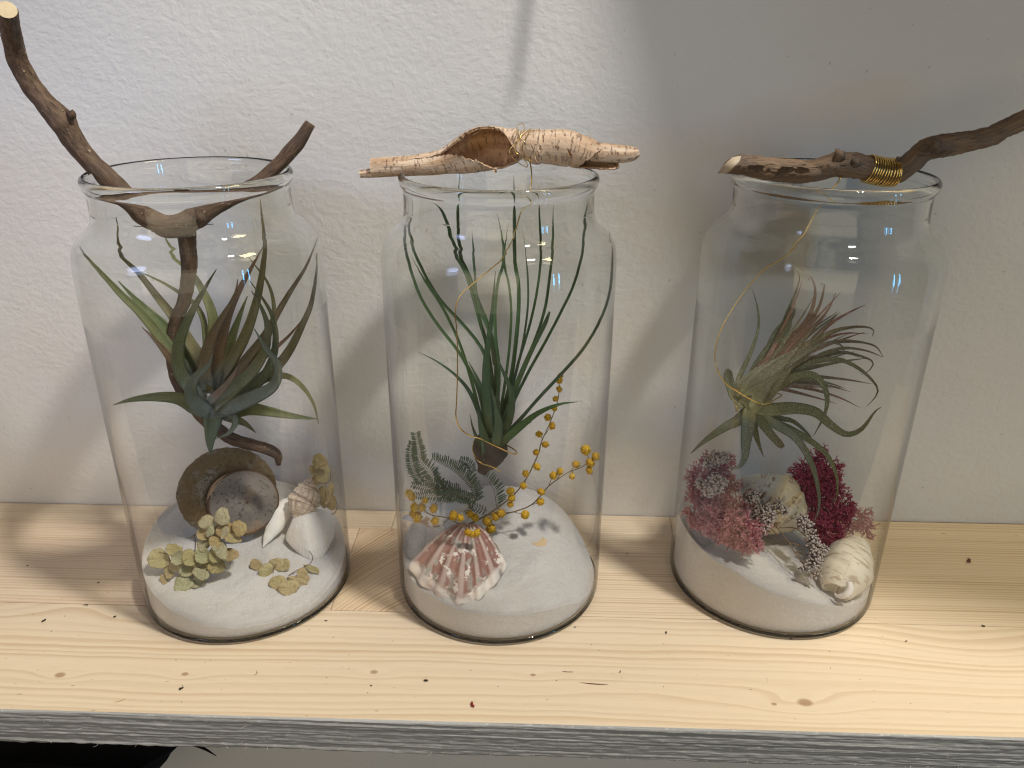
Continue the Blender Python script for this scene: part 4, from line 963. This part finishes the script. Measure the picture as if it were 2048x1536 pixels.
# ================================================================ DRIED HYDRANGEA SPRIGS (left jar)
def petal_mat(name, a, b, vein):
    t = NT(name); u, v, q = t.sep(t.pv()); p = t.obj(); oc = t.N('ShaderNodeObjectInfo').outputs['Color']
    col = t.mix(t.noise(p, 140, 3), a, b); col = t.mix(.5, col, oc)
    vn = t.noise(t.vec(t.math('MULTIPLY', v, 18.0), t.math('MULTIPLY', u, 3.0), 0.0), 1.0, 3, .65)
    col = t.mix(t.math('MULTIPLY', t.step(vn, .46, .62), .6), col, vein)
    col = t.mix(t.math('MULTIPLY', t.step(u, .8, 1.0), .35), col, (.36, .27, .12))
    return t.fin(col, .7, t.bump(vn, .9, .0007), .2)
PET = petal_mat('dried_petal', (.30, .25, .12), (.42, .38, .23), (.22, .16, .07))
def petal(name, parent, cx, cy, rx, ry, scale, ox, oy, place, rnd, col, mat=None, rot=None):
    mb = MB(); c = place(ox+cx/scale, oy+cy/scale); m_ = mpp(c)/scale
    view = (CAM-c).normalized(); tilt = V((rnd.uniform(-.5, .5), rnd.uniform(-.3, .3), rnd.uniform(-.2, .6)))
    n_ = (view+tilt*.75).normalized(); ex = n_.cross(V((.1, 0, 1))).normalized(); ey = n_.cross(ex); a0 = rnd.uniform(-.5, .5) if rot is None else rot
    ex, ey = ex*math.cos(a0)+ey*math.sin(a0), ey*math.cos(a0)-ex*math.sin(a0)
    cup = rnd.uniform(-.35, .45); rows, low = [], []; ph = rnd.uniform(0, 6)
    for i in range(8):
        rho = .04+.96*i/7; ro, lo = [], []
        for j in range(24):
            a = 2*math.pi*j/24; k = 1+.09*math.cos(2*a+ph)+.07*math.cos(3*a+ph*2)+.035*math.sin(7*a+ph)
            h = cup*rho*rho+.12*math.sin(3*a+ph)*rho*rho+.06*math.sin(5*a-ph)*rho**3-.10*abs(math.sin(a+ph))*rho
            p = c+(ex*math.cos(a)*rx*1.14+ey*math.sin(a)*ry*1.14)*rho*k*m_+n_*h*m_*(rx+ry)*.5
            ro.append(mb.add(p, (rho, a/6.28, 0))); lo.append(mb.add(p-n_*.00022, (rho, a/6.28, 1)))
        rows.append(ro); low.append(lo)
    mb.grid(rows, close=True); mb.grid([list(reversed(r)) for r in low], close=True); mb.grid([rows[-1], low[-1]], close=True)
    mb.face(*reversed(rows[0])); mb.face(*low[0])
    o = mb.build(name, mat or PET, parent); o.color = (*col, 1); return o
t = NT('dry_stalk'); STK = t.fin((.20, .13, .07), .7)
rp = random.Random(21)
YEL, GRN, TAN = (.40, .315, .145), (.40, .40, .27), (.40, .27, .12)
def stalks(parent, lines, scale, ox, oy, r=4):
    for ln in lines:
        mb = MB(); C, Rd = pxpath([(x, y, Y, r) for x, y, Y in ln], 14, scale, ox, oy); tube(mb, C, Rd, 6); mb.build('stalk', STK, parent)
hy = thing('hydrangea_sprig', onsand(400, 1150, 0), 'larger dried hydrangea sprig with pale green petals in front of the brown snail shell', 'dried flowers', 'dried hydrangea sprigs')
g0 = onsand(360, 1170, 0)
def placeA(px, py):
    p = onsand(px, min(py, 1190), 0); base = onsand(380, 1165, 0)
    f = max(0, (1150-py)/110)
    P = at(px, py, base.y+.000+.012*f+rp.uniform(-.002, .001)); s = sandz(0, P.x, P.y)
    return P if P.z > s+.0015 else onsand(px, py, 0, .003)
for cx, cy, rx, ry, c in ((410, 835, 50, 38, YEL), (450, 890, 50, 45, GRN), (430, 940, 40, 40, YEL), (700, 880, 40, 40, YEL), (770, 690, 60, 45, TAN), (615, 725, 40, 40, YEL), (610, 940, 60, 40, YEL), (700, 780, 35, 45, TAN), (525, 890, 45, 60, YEL),
        (645, 640, 55, 45, GRN), (745, 605, 50, 52, GRN), (865, 680, 42, 55, TAN), (820, 755, 55, 30, YEL), (805, 870, 50, 42, YEL), (660, 710, 25, 38, GRN), (765, 715, 22, 40, GRN), (625, 795, 45, 45, GRN), (615, 875, 52, 50, GRN), (735, 830, 42, 65, GRN), (715, 950, 48, 55, YEL),
        (305, 900, 68, 58, YEL), (375, 990, 28, 45, YEL), (580, 1060, 42, 35, GRN), (500, 975, 48, 40, GRN), (600, 1005, 50, 35, GRN), (475, 1070, 62, 55, GRN), (340, 1040, 24, 34, YEL)):
    petal('petal', hy, cx, cy, rx, ry, 3.49, 230, 860, placeA, rp, tuple(k*rp.uniform(.9, 1.1) for k in c))
ys = onsand(390, 1150, 0).y
stalks(hy, [[(555, 730, ys+.010), (560, 800, ys+.004), (550, 930, ys), (540, 1020, ys-.004)], [(520, 755, ys+.008), (570, 725, ys+.009), (710, 655, ys+.012)], [(640, 740, ys+.008), (760, 745, ys+.006), (820, 790, ys+.004)], [(305, 850, ys), (395, 880, ys), (470, 950, ys-.002)], [(545, 1020, ys-.006), (600, 960, ys-.003), (720, 740, ys+.008)], [(375, 950, ys-.003), (400, 880, ys)]], 3.49, 230, 860, 3.5)
hy = thing('hydrangea_sprig', onsand(580, 1160, 0), 'small dried hydrangea sprig lying alone on the front right sand of the left jar', 'dried flowers', 'dried hydrangea sprigs')
placeB = lambda px, py: onsand(px, py, 0, .0035+.001*rp.random())
for cx, cy, rx, ry, c in ((985, 940, 40, 32, TAN), (1060, 985, 52, 42, YEL), (1125, 935, 45, 40, YEL), (1180, 945, 36, 42, YEL), (1130, 1060, 48, 50, YEL), (1215, 1100, 70, 45, YEL), (1275, 1060, 72, 26, YEL), (1310, 1020, 40, 46, TAN), (1375, 970, 58, 18, YEL)):
    petal('petal', hy, cx, cy, rx, ry, 3.49, 230, 860, placeB, rp, tuple(k*rp.uniform(.95, 1.15)+.04 for k in c))
yk = onsand(590, 1150, 0).y
stalks(hy, [[(1180, 1075, yk-.006), (1210, 1020, yk-.002), (1260, 985, yk+.001), (1320, 955, yk+.002)], [(1320, 955, yk+.002), (1365, 930, yk+.001), (1380, 885, yk), (1355, 845, yk)], [(1105, 995, yk-.003), (1110, 960, yk), (1125, 940, yk)]], 3.49, 230, 860, 3)
hy = thing('hydrangea_sprig', onsand(650, 1030, 0), 'tan dried hydrangea sprig standing against the glass behind the ribbed whelk', 'dried flowers', 'dried hydrangea sprigs')
yh = JAR[0].y+.022
placeC = lambda px, py: at(px, py, yh+rp.uniform(-.003, .003))
for cx, cy, rx, ry, c in ((830, 310, 35, 60, TAN), (915, 215, 88, 85, TAN), (955, 360, 95, 95, YEL), (950, 640, 60, 110, TAN), (1040, 600, 42, 125, TAN), (1060, 710, 62, 70, TAN), (880, 420, 50, 60, TAN)):
    petal('petal', hy, cx, cy, rx, ry, 6.145, 490, 890, placeC, rp, tuple(k*.85 for k in c), rot=0)
stalks(hy, [[(1015, 220, yh-.004), (900, 290, yh-.004), (860, 350, yh-.003), (840, 420, yh)], [(1055, 360, yh-.004), (1045, 430, yh-.005), (1000, 470, yh-.005), (900, 460, yh-.004)], [(1000, 470, yh-.005), (985, 560, yh-.004), (1010, 770, yh)], [(1070, 600, yh), (1130, 720, yh), (1110, 830, yh), (1060, 850, yh-.002)]], 6.145, 490, 890, 5)

# ================================================================ MIMOSA (middle jar)
def ball_mesh():
    bm_v, bm_f = [], []
    mb = MB(); n, sd = 9, 12; rows = []; r_ = random.Random(2)
    for i in range(n+1):
        ph = math.pi*i/n; row = []
        for j in range(sd):
            th = 2*math.pi*(j+.5*(i % 2))/sd
            d = V((math.sin(ph)*math.cos(th), math.sin(ph)*math.sin(th), math.cos(ph)))
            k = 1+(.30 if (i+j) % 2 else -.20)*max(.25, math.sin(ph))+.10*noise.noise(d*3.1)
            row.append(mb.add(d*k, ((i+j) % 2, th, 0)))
        rows.append(row)
    mb.grid(rows, close=True)
    me_o = mb.build('flower_ball', MIM); me = me_o.data; bpy.data.objects.remove(me_o); return me
t = NT('mimosa_yellow'); p = t.obj(); u = t.sep(t.pv())[0]
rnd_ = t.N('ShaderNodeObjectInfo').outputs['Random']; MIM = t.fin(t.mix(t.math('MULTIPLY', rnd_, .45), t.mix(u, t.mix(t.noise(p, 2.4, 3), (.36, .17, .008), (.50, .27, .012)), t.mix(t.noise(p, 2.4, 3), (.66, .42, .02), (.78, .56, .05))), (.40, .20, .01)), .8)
BALL = ball_mesh()
t = NT('mimosa_stem'); MST = t.fin((.17, .12, .05), .6)
T5 = dict(scale=3.2, ox=770, oy=820)
def balls(root, lst, place, rnd):
    for x, y, r in lst:
        P = place(770+x/3.2, 820+y/3.2); rr_ = .93*r/3.2*mpp(P)
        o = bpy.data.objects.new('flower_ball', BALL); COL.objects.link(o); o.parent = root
        o.location = P-V(root['org']); o.scale = (rr_*rnd.uniform(.78, 1.1), rr_*rnd.uniform(.82, 1.05), rr_*rnd.uniform(.78, 1.1)); o.rotation_euler = (rnd.uniform(0, 3), rnd.uniform(0, 3), rnd.uniform(0, 3))
def stem(root, pts, n=30):
    mb = MB(); C, Rd = pxpath(pts, n, **T5); tube(mb, C, Rd, 8, .1, 300); mb.build('stem', MST, root)
ym = .012
mi = thing('mimosa_sprig', onsand(970, 1050, 1), 'yellow mimosa sprig with two tall stems leaning right against the middle jar wall', 'dried flowers', 'mimosa sprigs')
yf = lambda px, py: .004+.010*max(0, (1040-py)/280)
def placeM(px, py):
    P = at(px, py, yf(px, py)-.002); return P if P.z > sandz(1, P.x, P.y)+.003 else onsand(px, py, 1, .004)
S1 = [(530, 732), (620, 690), (700, 640), (780, 580), (850, 515), (910, 430), (950, 350), (985, 270), (1000, 205), (1035, 130), (1065, 60), (1100, -40), (1115, -120), (1120, -190)]
stem(mi, [(x, y, yf(0, 820+y/3.2), 5.5-3.2*k/13) for k, (x, y) in enumerate(S1)], 60)
S2 = [(640, 672), (780, 660), (860, 640), (935, 608), (990, 555), (1045, 490), (1110, 440), (1180, 395), (1250, 370), (1285, 345), (1305, 310), (1290, 285)]
stem(mi, [(x, y, .004+.012*k/11, 5-3*k/11) for k, (x, y) in enumerate(S2)], 50)
for a, b in (((985, 270), (972, 250)), ((1010, 190), (988, 160)), ((1022, 160), (1050, 120)), ((955, 345), (965, 362)), ((900, 445), (888, 480)), ((835, 530), (805, 520)), ((1045, 490), (1065, 440)), ((1100, 445), (1115, 420)), ((1190, 390), (1215, 352)), ((1200, 388), (1200, 420)), ((935, 608), (990, 590)), ((1290, 340), (1345, 300)), ((830, 655), (890, 672)), ((990, 555), (1000, 530)), ((1285, 345), (1308, 385))):
    stem(mi, [(*a, yf(0, 820+a[1]/3.2), 2.6), ((a[0]+b[0])/2+2, (a[1]+b[1])/2, yf(0, 820+a[1]/3.2)-.001, 2.2), (*b, yf(0, 820+b[1]/3.2)-.002, 2)], 6)
B1 = [(1122, -218, 22), (1116, -190, 22), (1114, -135, 22), (1092, -72, 20), (1084, -12, 22), (1043, 47, 24), (1070, 100, 24), (985, 155, 24), (1025, 220, 25), (968, 272, 24), (972, 362, 25), (900, 407, 25), (885, 485, 24), (803, 517, 27), (810, 563, 27), (803, 605, 25),
      (1282, 255, 33), (1350, 297, 28), (1312, 338, 29), (1308, 388, 25), (1222, 348, 26), (1197, 423, 23), (1120, 392, 26), (1080, 420, 26), (1000, 522, 26), (995, 588, 26), (897, 670, 27), (742, 660, 28), (708, 680, 28), (655, 712, 28), (677, 757, 30), (545, 665, 26), (578, 690, 28)]
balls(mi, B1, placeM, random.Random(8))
mi = thing('mimosa_sprig', onsand(860, 1040, 1), 'yellow mimosa sprig lying across the conch and the top of the scallop shell', 'dried flowers', 'mimosa sprigs')
yl = -.026
S3 = [(560, 785), (500, 745), (400, 692), (300, 672), (245, 640), (200, 600), (165, 560)]
stem(mi, [(x, y, yl+.016*(k/6)*.5-.004*math.sin(k), 4.5-2*k/6) for k, (x, y) in enumerate(S3)], 40)
for a, b in (((300, 672), (312, 640)), ((300, 672), (320, 700)), ((400, 692), (437, 676)), ((245, 640), (205, 680)), ((215, 610), (250, 580)), ((450, 718), (480, 692))): stem(mi, [(*a, yl, 2.6), ((a[0]+b[0])/2, (a[1]+b[1])/2-3, yl-.001, 2.4), (*b, yl-.001, 2.2)], 6)
B3 = [(150, 532, 30), (172, 556, 24), (255, 578, 25), (190, 625, 29), (238, 622, 28), (312, 632, 29), (208, 684, 34), (182, 662, 26), (320, 707, 29), (437, 675, 29), (482, 690, 26), (530, 780, 25), (560, 795, 27), (588, 787, 25)]
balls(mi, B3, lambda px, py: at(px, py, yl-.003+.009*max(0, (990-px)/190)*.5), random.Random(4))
# ferny mimosa leaves
t = NT('fern_green'); p = t.obj(); FERN = t.fin(t.mix(t.noise(p, 90, 3), (.075, .105, .06), (.17, .205, .13)), .65)
fern = thing('fern_leaf', onsand(960, 1030, 1), 'dark green feathery leaf with many narrow leaflets behind the conch shell', 'leaf')
def frond(path, ylist, ll, both=True, dens=1.0, wd=7):
    C, _ = pxpath([(x, y, Y, 3) for (x, y), Y in zip(path, ylist)], 60, **T5)
    mb = MB(); tube(mb, C, [3.2/3.2*mpp(C[0])*.75*(1-.6*i/59) for i in range(60)], 6); mb.build('leaf_stalk', MST, fern)
    mb = MB(); L = sum((b-a).length for a, b in zip(C, C[1:])); n = int(L/.00125*dens); T, N, B = frames(C); rr_ = random.Random(len(path)*7+int(path[0][0]))
    for k in range(n):
        f = (k+.5)/n*59; i = min(58, int(f)); c = C[i].lerp(C[i+1], f-i)
        view = (CAM-c).normalized(); side = T[i].cross(view).normalized()
        for sg in ((-1, 1) if both else (1,)):
            ln = ll/3.2*mpp(c)*(.55+.45*math.sin(math.pi*min(1, (k+1)/n*.9+.1)))*rr_.uniform(.8, 1.1)
            d = (side*sg+T[i]*rr_.uniform(.25, .55)+view*rr_.uniform(-.3, .3)).normalized(); ww = wd/3.2*mpp(c)*.5; n2 = d.cross(view).normalized(); n2 = (n2+view*rr_.uniform(-.5, .5)).normalized()
            q = [c, c+d*ln*.35+n2*ww, c+d*ln*.8+n2*ww*.8, c+d*ln, c+d*ln*.8-n2*ww*.8, c+d*ln*.35-n2*ww]
            up = [mb.add(x) for x in q]; lo = [mb.add(x-view*.00025) for x in q]
            mb.face(*up); mb.face(*reversed(lo))
            for a in range(6): mb.face(lo[a], lo[(a+1) % 6], up[(a+1) % 6], up[a])
    o = mb.build('leaflets', FERN, fern); o['kind'] = 'stuff'
frond([(560, 640), (430, 560), (330, 470), (290, 400), (230, 330), (213, 240), (195, 145)], [.018, .014, .008, .004, .002, -.002, -.006], 66, dens=.9, wd=11)
frond([(235, 470), (190, 400), (162, 290), (175, 200)], [.006, .002, -.004, -.008], 46, dens=.9, wd=10)
frond([(590, 585), (562, 500), (500, 420), (400, 350), (300, 308)], [.012, .010, .006, .002, .0], 78, both=False, dens=1.0, wd=10)
frond([(590, 585), (562, 500), (500, 420), (400, 350), (300, 308)], [.0125, .0105, .0065, .0025, .0005], 26, both=True, dens=.9, wd=8)
frond([(590, 575), (480, 552), (350, 548), (185, 548)], [.008, .002, -.003, -.008], 52, dens=.95, wd=10)
frond([(560, 560), (400, 512), (280, 500), (170, 478)], [.014, .008, .004, .0], 44, dens=.95, wd=10)
frond([(480, 500), (330, 470), (240, 440)], [.016, .012, .010], 42, dens=.95, wd=10)
frond([(570, 400), (540, 345), (480, 312)], [.014, .014, .012], 42, dens=.95, wd=10)
frond([(715, 625), (700, 530), (665, 460), (620, 415)], [.012, .014, .016, .018], 88, both=False, dens=1.1, wd=9)
frond([(650, 648), (560, 615), (530, 600)], [.016, .018, .020], 40, dens=.8, wd=9)
# chip of bark on the sand
t = NT('tan_chip'); CHIP = t.fin((.58, .42, .24), .7); mb = MB(); pc = [onsand(770+x/3.2, 820+y/3.2, 1, .0006+h) for x, y, h in ((940, 855, .0), (985, 840, .001), (1015, 812, .002), (1035, 838, .0015), (1028, 866, .0), (980, 872, -.0003))]
up = [mb.add(q) for q in pc]; lo = [mb.add(q-V((0, 0, .0007))) for q in pc]; mb.face(*up); mb.face(*reversed(lo))
for a in range(6): mb.face(lo[a], lo[(a+1) % 6], up[(a+1) % 6], up[a])
tag(mb.build('bark_chip', CHIP, smooth=False, loc=pc[0]), 'small tan chip on the open sand right of the scallop', 'chip')

# ================================================================ MOSS, STATICE (right jar)
def moss_mat(name, a, b, c):
    t = NT(name); u, v, q = t.sep(t.pv()); p = t.obj()
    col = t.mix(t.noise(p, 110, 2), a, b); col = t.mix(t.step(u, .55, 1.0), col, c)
    return t.fin(col, .7, None, .2)
def moss(name, label, blobs, mat, seed, scale=3.572, ox=1320, oy=860, rtube=.00038):
    """blobs (x, y, radius, Y, twigs): forked, coral-like twigs growing out of each blob's centre"""
    rr_ = random.Random(seed); mb = MB()
    def grow(p, d, L, r, lev):
        n = 3; pts = [p]; dd = d
        for k in range(n):
            dd = (dd+V((rr_.uniform(-1, 1), rr_.uniform(-1, 1), rr_.uniform(-1, 1)))*.28).normalized(); pts.append(pts[-1]+dd*L/n)
        rows = []; tip = lev == 0
        T, N, B = frames(pts)
        for k, c in enumerate(pts):
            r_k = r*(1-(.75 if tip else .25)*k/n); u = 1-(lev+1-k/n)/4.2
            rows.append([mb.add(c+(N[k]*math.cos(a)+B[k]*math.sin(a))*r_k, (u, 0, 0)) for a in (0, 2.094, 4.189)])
        mb.grid(rows, close=True)
        if lev > 0:
            for _ in range(2 if rr_.random() < .62 else 3):
                d2 = (dd+V((rr_.uniform(-1, 1), rr_.uniform(-1, 1), rr_.uniform(-1, 1)))*.85).normalized()
                grow(pts[-1], d2, L*rr_.uniform(.62, .85), r*.78, lev-1)
    for x, y, rad_, Y, cnt in blobs:
        c = at(ox+x/scale, oy+y/scale, Y); R0 = rad_/scale*mpp(c)*1.1
        for k in range(int(cnt*1.9)):
            d = V((rr_.gauss(0, 1), rr_.gauss(0, 1), rr_.gauss(0, 1))).normalized()
            if d.y > .4 and rr_.random() < .6: d.y = -d.y
            grow(c+d*R0*rr_.uniform(.02, .55), d, R0*.25, rtube*rr_.uniform(.85, 1.25), 3)
    o = mb.build(name, mat, loc=at(ox+blobs[0][0]/scale, oy+blobs[0][1]/scale, blobs[0][3])); tag(o, label, 'moss', 'clumps of dyed moss'); return o
y2 = JAR[2].y
M1 = moss_mat('moss_pink', (.36, .095, .13), (.48, .17, .20), (.68, .37, .38))
M2 = moss_mat('moss_dark', (.21, .025, .065), (.32, .05, .105), (.44, .11, .165))
M3 = moss_mat('moss_mauve', (.28, .06, .105), (.39, .11, .165), (.54, .24, .28))
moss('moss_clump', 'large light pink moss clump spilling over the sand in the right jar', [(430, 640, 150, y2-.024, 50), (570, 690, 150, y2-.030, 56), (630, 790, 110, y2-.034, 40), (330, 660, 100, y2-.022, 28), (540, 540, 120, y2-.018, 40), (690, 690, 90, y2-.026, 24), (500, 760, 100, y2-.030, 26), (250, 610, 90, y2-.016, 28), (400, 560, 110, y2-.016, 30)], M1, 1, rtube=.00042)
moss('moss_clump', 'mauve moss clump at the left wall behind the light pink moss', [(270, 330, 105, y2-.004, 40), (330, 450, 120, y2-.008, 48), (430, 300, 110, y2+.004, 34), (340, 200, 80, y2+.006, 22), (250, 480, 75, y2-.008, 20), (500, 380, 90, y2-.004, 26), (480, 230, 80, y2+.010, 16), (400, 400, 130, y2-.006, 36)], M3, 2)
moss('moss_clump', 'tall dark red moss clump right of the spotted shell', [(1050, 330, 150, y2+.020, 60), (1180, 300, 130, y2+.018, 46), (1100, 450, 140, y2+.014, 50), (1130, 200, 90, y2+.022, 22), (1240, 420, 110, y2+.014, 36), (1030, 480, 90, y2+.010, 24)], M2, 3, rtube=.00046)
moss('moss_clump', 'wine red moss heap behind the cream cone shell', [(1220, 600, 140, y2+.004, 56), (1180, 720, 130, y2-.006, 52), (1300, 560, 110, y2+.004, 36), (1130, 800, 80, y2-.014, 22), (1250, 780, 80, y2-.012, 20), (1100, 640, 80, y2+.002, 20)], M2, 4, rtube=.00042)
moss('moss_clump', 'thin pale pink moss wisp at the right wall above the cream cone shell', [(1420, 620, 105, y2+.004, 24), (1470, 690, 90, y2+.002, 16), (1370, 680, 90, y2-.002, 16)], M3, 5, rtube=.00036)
t = NT('statice_bud'); u = t.sep(t.pv())[0]; p = t.obj(); BUDM = t.fin(t.mix(u, (.14, .10, .08), t.mix(t.noise(p, 160, 2), (.36, .30, .29), (.60, .54, .51))), .75)
def statice(label, blobs, stems, seed):
    root = thing('statice_sprig', at(1320+blobs[0][0]/3.572, 860+blobs[0][1]/3.572, blobs[0][3]), label, 'dried flowers', 'dried grey flower sprigs'); rr_ = random.Random(seed); mb = MB()
    for x, y, R0, Y, cnt in blobs:
        c = at(1320+x/3.572, 860+y/3.572, Y); Rm = R0/3.572*mpp(c)
        for k in range(cnt):
            d = V((rr_.gauss(0, 1), rr_.gauss(0, 1)-.7, rr_.gauss(0, 1)+.3)).normalized(); q = c+d*Rm*rr_.uniform(.55, 1.0); L = rr_.uniform(.0014, .0023); r = L*.36
            d = (d+V((rr_.uniform(-1, 1), rr_.uniform(-1, 1), rr_.uniform(-1, 1)))*.45).normalized(); e1 = d.orthogonal().normalized(); e2 = d.cross(e1)
            rows = [[mb.add(q+d*L*z+(e1*math.cos(a)+e2*math.sin(a))*r*w_, (z, 0, 0)) for a in [j*1.0472 for j in range(6)]] for z, w_ in ((-.6, .25), (-.1, .75), (.45, 1.0), (.8, .8), (1.0, .25))]
            mb.grid(rows, close=True); mb.face(*rows[-1])
    o = mb.build('buds', BUDM, root); o['kind'] = 'stuff'
    for ln in stems:
        mb = MB(); C, Rd = pxpath([(x, y, Y, 4) for x, y, Y in ln], 16, 3.572, 1320, 860); tube(mb, C, Rd, 6); mb.build('stem', STK, root)
statice('pale grey flower head on top of the mauve moss at the left wall', [(340, 410, 62, y2-.024, 90), (420, 370, 52, y2-.022, 70), (300, 380, 36, y2-.022, 34), (400, 420, 40, y2-.024, 40)], [[(360, 420, y2-.020), (430, 520, y2-.014), (520, 640, y2-.008)]], 1)
statice('grey flower head at the back above the mauve moss', [(400, 210, 50, y2-.004, 60), (450, 190, 42, y2+.0, 44), (350, 230, 40, y2-.004, 40)], [[(410, 240, y2), (450, 330, y2), (500, 430, y2+.004)]], 2)
statice('purple grey flower spray between the pink moss and the spotted shell', [(650, 470, 55, y2-.022, 70), (720, 560, 60, y2-.024, 80), (770, 620, 55, y2-.026, 66), (830, 545, 42, y2-.022, 40), (885, 575, 30, y2-.022, 26), (735, 690, 40, y2-.028, 40), (690, 610, 45, y2-.024, 44)], [[(650, 480, y2-.018), (740, 640, y2-.020), (850, 760, y2-.020)], [(740, 640, y2-.020), (890, 580, y2-.020)]], 3)
statice('grey flower spray lying from the spotted shell down to the cream cone shell', [(1030, 680, 50, y2-.022, 60), (1010, 640, 36, y2-.020, 34), (1080, 760, 42, y2-.028, 44), (1105, 830, 50, y2-.032, 60), (1120, 890, 45, y2-.036, 50), (1095, 960, 48, y2-.040, 54), (1110, 1030, 30, y2-.042, 26), (1020, 985, 22, y2-.040, 16), (1170, 850, 32, y2-.032, 26)],
    [[(830, 690, y2-.014), (920, 800, y2-.024), (980, 900, y2-.032), (1060, 1000, y2-.038)], [(920, 800, y2-.024), (1010, 830, y2-.028), (1090, 850, y2-.030)], [(960, 870, y2-.028), (1040, 890, y2-.032), (1110, 900, y2-.034)], [(850, 700, y2-.014), (960, 700, y2-.016), (1040, 760, y2-.022)], [(1000, 940, y2-.034), (1070, 950, y2-.038)]], 4)

# ================================================================ CRUMBS AND PETALS ON THE SHELF
t = NT('dark_crumb'); CR = t.fin((.035, .022, .015), .8)
t = NT('red_petal'); RED = t.fin((.22, .022, .015), .5)
t = NT('brown_bit'); BRN = t.fin((.15, .035, .02), .6)
t = NT('straw'); STR = t.fin((.42, .30, .10), .6)
rc = random.Random(17)
def crumb(px, py, l, wpx, ang, label, mat=CR, name='crumb', cat='crumb', curve=0.0, z0=0.0, group='dark plant crumbs on the shelf'):
    c = atz(px, py, z0); m_ = mpp(c); L = l*m_*.62; W_ = wpx*m_*.62
    d = V((math.cos(ang), math.sin(ang)*1.5, 0)).normalized(); s = V((-d.y, d.x, 0)); mb = MB(); rows = []
    for k in range(7):
        f = k/6*2-1; ww = W_*math.sqrt(max(.03, 1-f*f))*(1+.35*rc.uniform(-1, 1)); cc = c+d*f*L+s*(curve*L*(f*f-.4))+V((0, 0, W_*.5+.0001+abs(f)*W_*.3))
        rows.append([mb.add(cc+s*math.cos(a)*ww+V((0, 0, math.sin(a)*ww*.5))) for a in [j*1.0472 for j in range(6)]])
    mb.grid(rows, close=True); mb.face(*reversed(rows[0])); mb.face(*rows[-1])
    tag(mb.build(name, mat, loc=c), label, cat, group)
crumb(88, 1242, 8, 3.5, .9, 'dark oval crumb on the shelf left of the left jar, leftmost big one')
crumb(172, 1211, 9, 2.0, 0.0, 'thin dark curved crumb lying by the board seam left of the left jar', curve=-.7)
crumb(230, 1234, 5, 3.2, .4, 'round dark crumb close to the left jar foot on its left')
crumb(197, 1166, 4, 2.6, .7, 'tiny dark crumb in the shadow left of the left jar')
crumb(55, 1132, 4, 2, .0, 'tiny dark crumb near the left end of the shelf')
crumb(363, 1378, 8, 5, .5, 'blunt dark crumb on the front of the shelf below the left jar')
crumb(852, 1362, 8, 4, .0, 'square dark crumb on the shelf below the left side of the middle jar')
crumb(512, 1347, 11, 1.1, 1.4, 'thin dark curved hair on the shelf below the gap between left and middle jars', curve=.7, cat='hair', name='dark_hair', group=None)
crumb(240, 1402, 17, 1.2, .35, 'short straw coloured fibre near the shelf front edge at the left', STR, 'straw_bit', 'straw', .2, group=None)
crumb(945, 1411, 12, 6, -1.0, 'bright red petal fragment near the front edge below the middle jar', RED, 'petal_fragment', 'petal', .3, group=None)
crumb(1937, 1123, 11, 6, .8, 'reddish brown petal fragment in the shade right of the right jar', BRN, 'petal_fragment', 'petal', .3, group=None)
crumb(1966, 1253, 6, 3.5, -.3, 'dark crumb at the shade line right of the right jar')
crumb(1254, 1108, 6, 1.8, 1.3, 'thin upright dark crumb on the shelf between the middle and right jars')
crumb(1332, 1266, 6, 2.5, 1.3, 'dark crumb in the bright light left below the right jar')
crumb(1582, 1278, 6, 2.5, .2, 'dark crumb touching the front foot of the right jar')
crumb(1812, 1283, 5, 2, .5, 'small dark crumb in the bright light right below the right jar')
crumb(1240, 1344, 6, 1.6, 1.1, 'thin dark crumb on the shelf between the middle and right jars near the front')
crumb(652, 1242, 5, 2.5, .0, 'small dark crumb right of the left jar foot')
crumb(742, 1372, 4, 2, .2, 'tiny round dark crumb left of the square crumb below the middle jar')
crumb(1150, 1255, 4, 2, .2, 'tiny dark crumb right of the middle jar foot')
crumb(1188, 1368, 46, 1.6, -.04, 'long thin brown scratch like splinter on the shelf front right of centre', BRN, 'splinter', 'splinter', .05, group=None)
crumb(1135, 1344, 18, 1.2, -.03, 'short thin reddish splinter on the shelf front right of centre', BRN, 'splinter', 'splinter', .05, group=None)
mb = MB()
for k in range(150):
    px, py = rc.uniform(10, 2038), rc.uniform(1050, 1430); c = atz(px, py, 0)
    if any((V((c.x, c.y, 0))-J).length < .067 for J in JAR) or c.y < YF+.003: continue
    r = rc.uniform(.00012, .00038); d = V((rc.uniform(-1, 1), rc.uniform(-1, 1), 0)).normalized(); e = V((-d.y, d.x, 0))*rc.uniform(.4, .9)
    ids = [mb.add(c+d*r*math.cos(a)*1.5+e*r*math.sin(a)+V((0, 0, .00012))) for a in [j*1.2566 for j in range(5)]]; tp = mb.add(c+V((0, 0, r*.8)))
    for j in range(5): mb.face(ids[j], ids[(j+1) % 5], tp)
tag(mb.build('dust', CR), 'scattered dark dust specks on the pale shelf', 'dust', None, 'stuff')
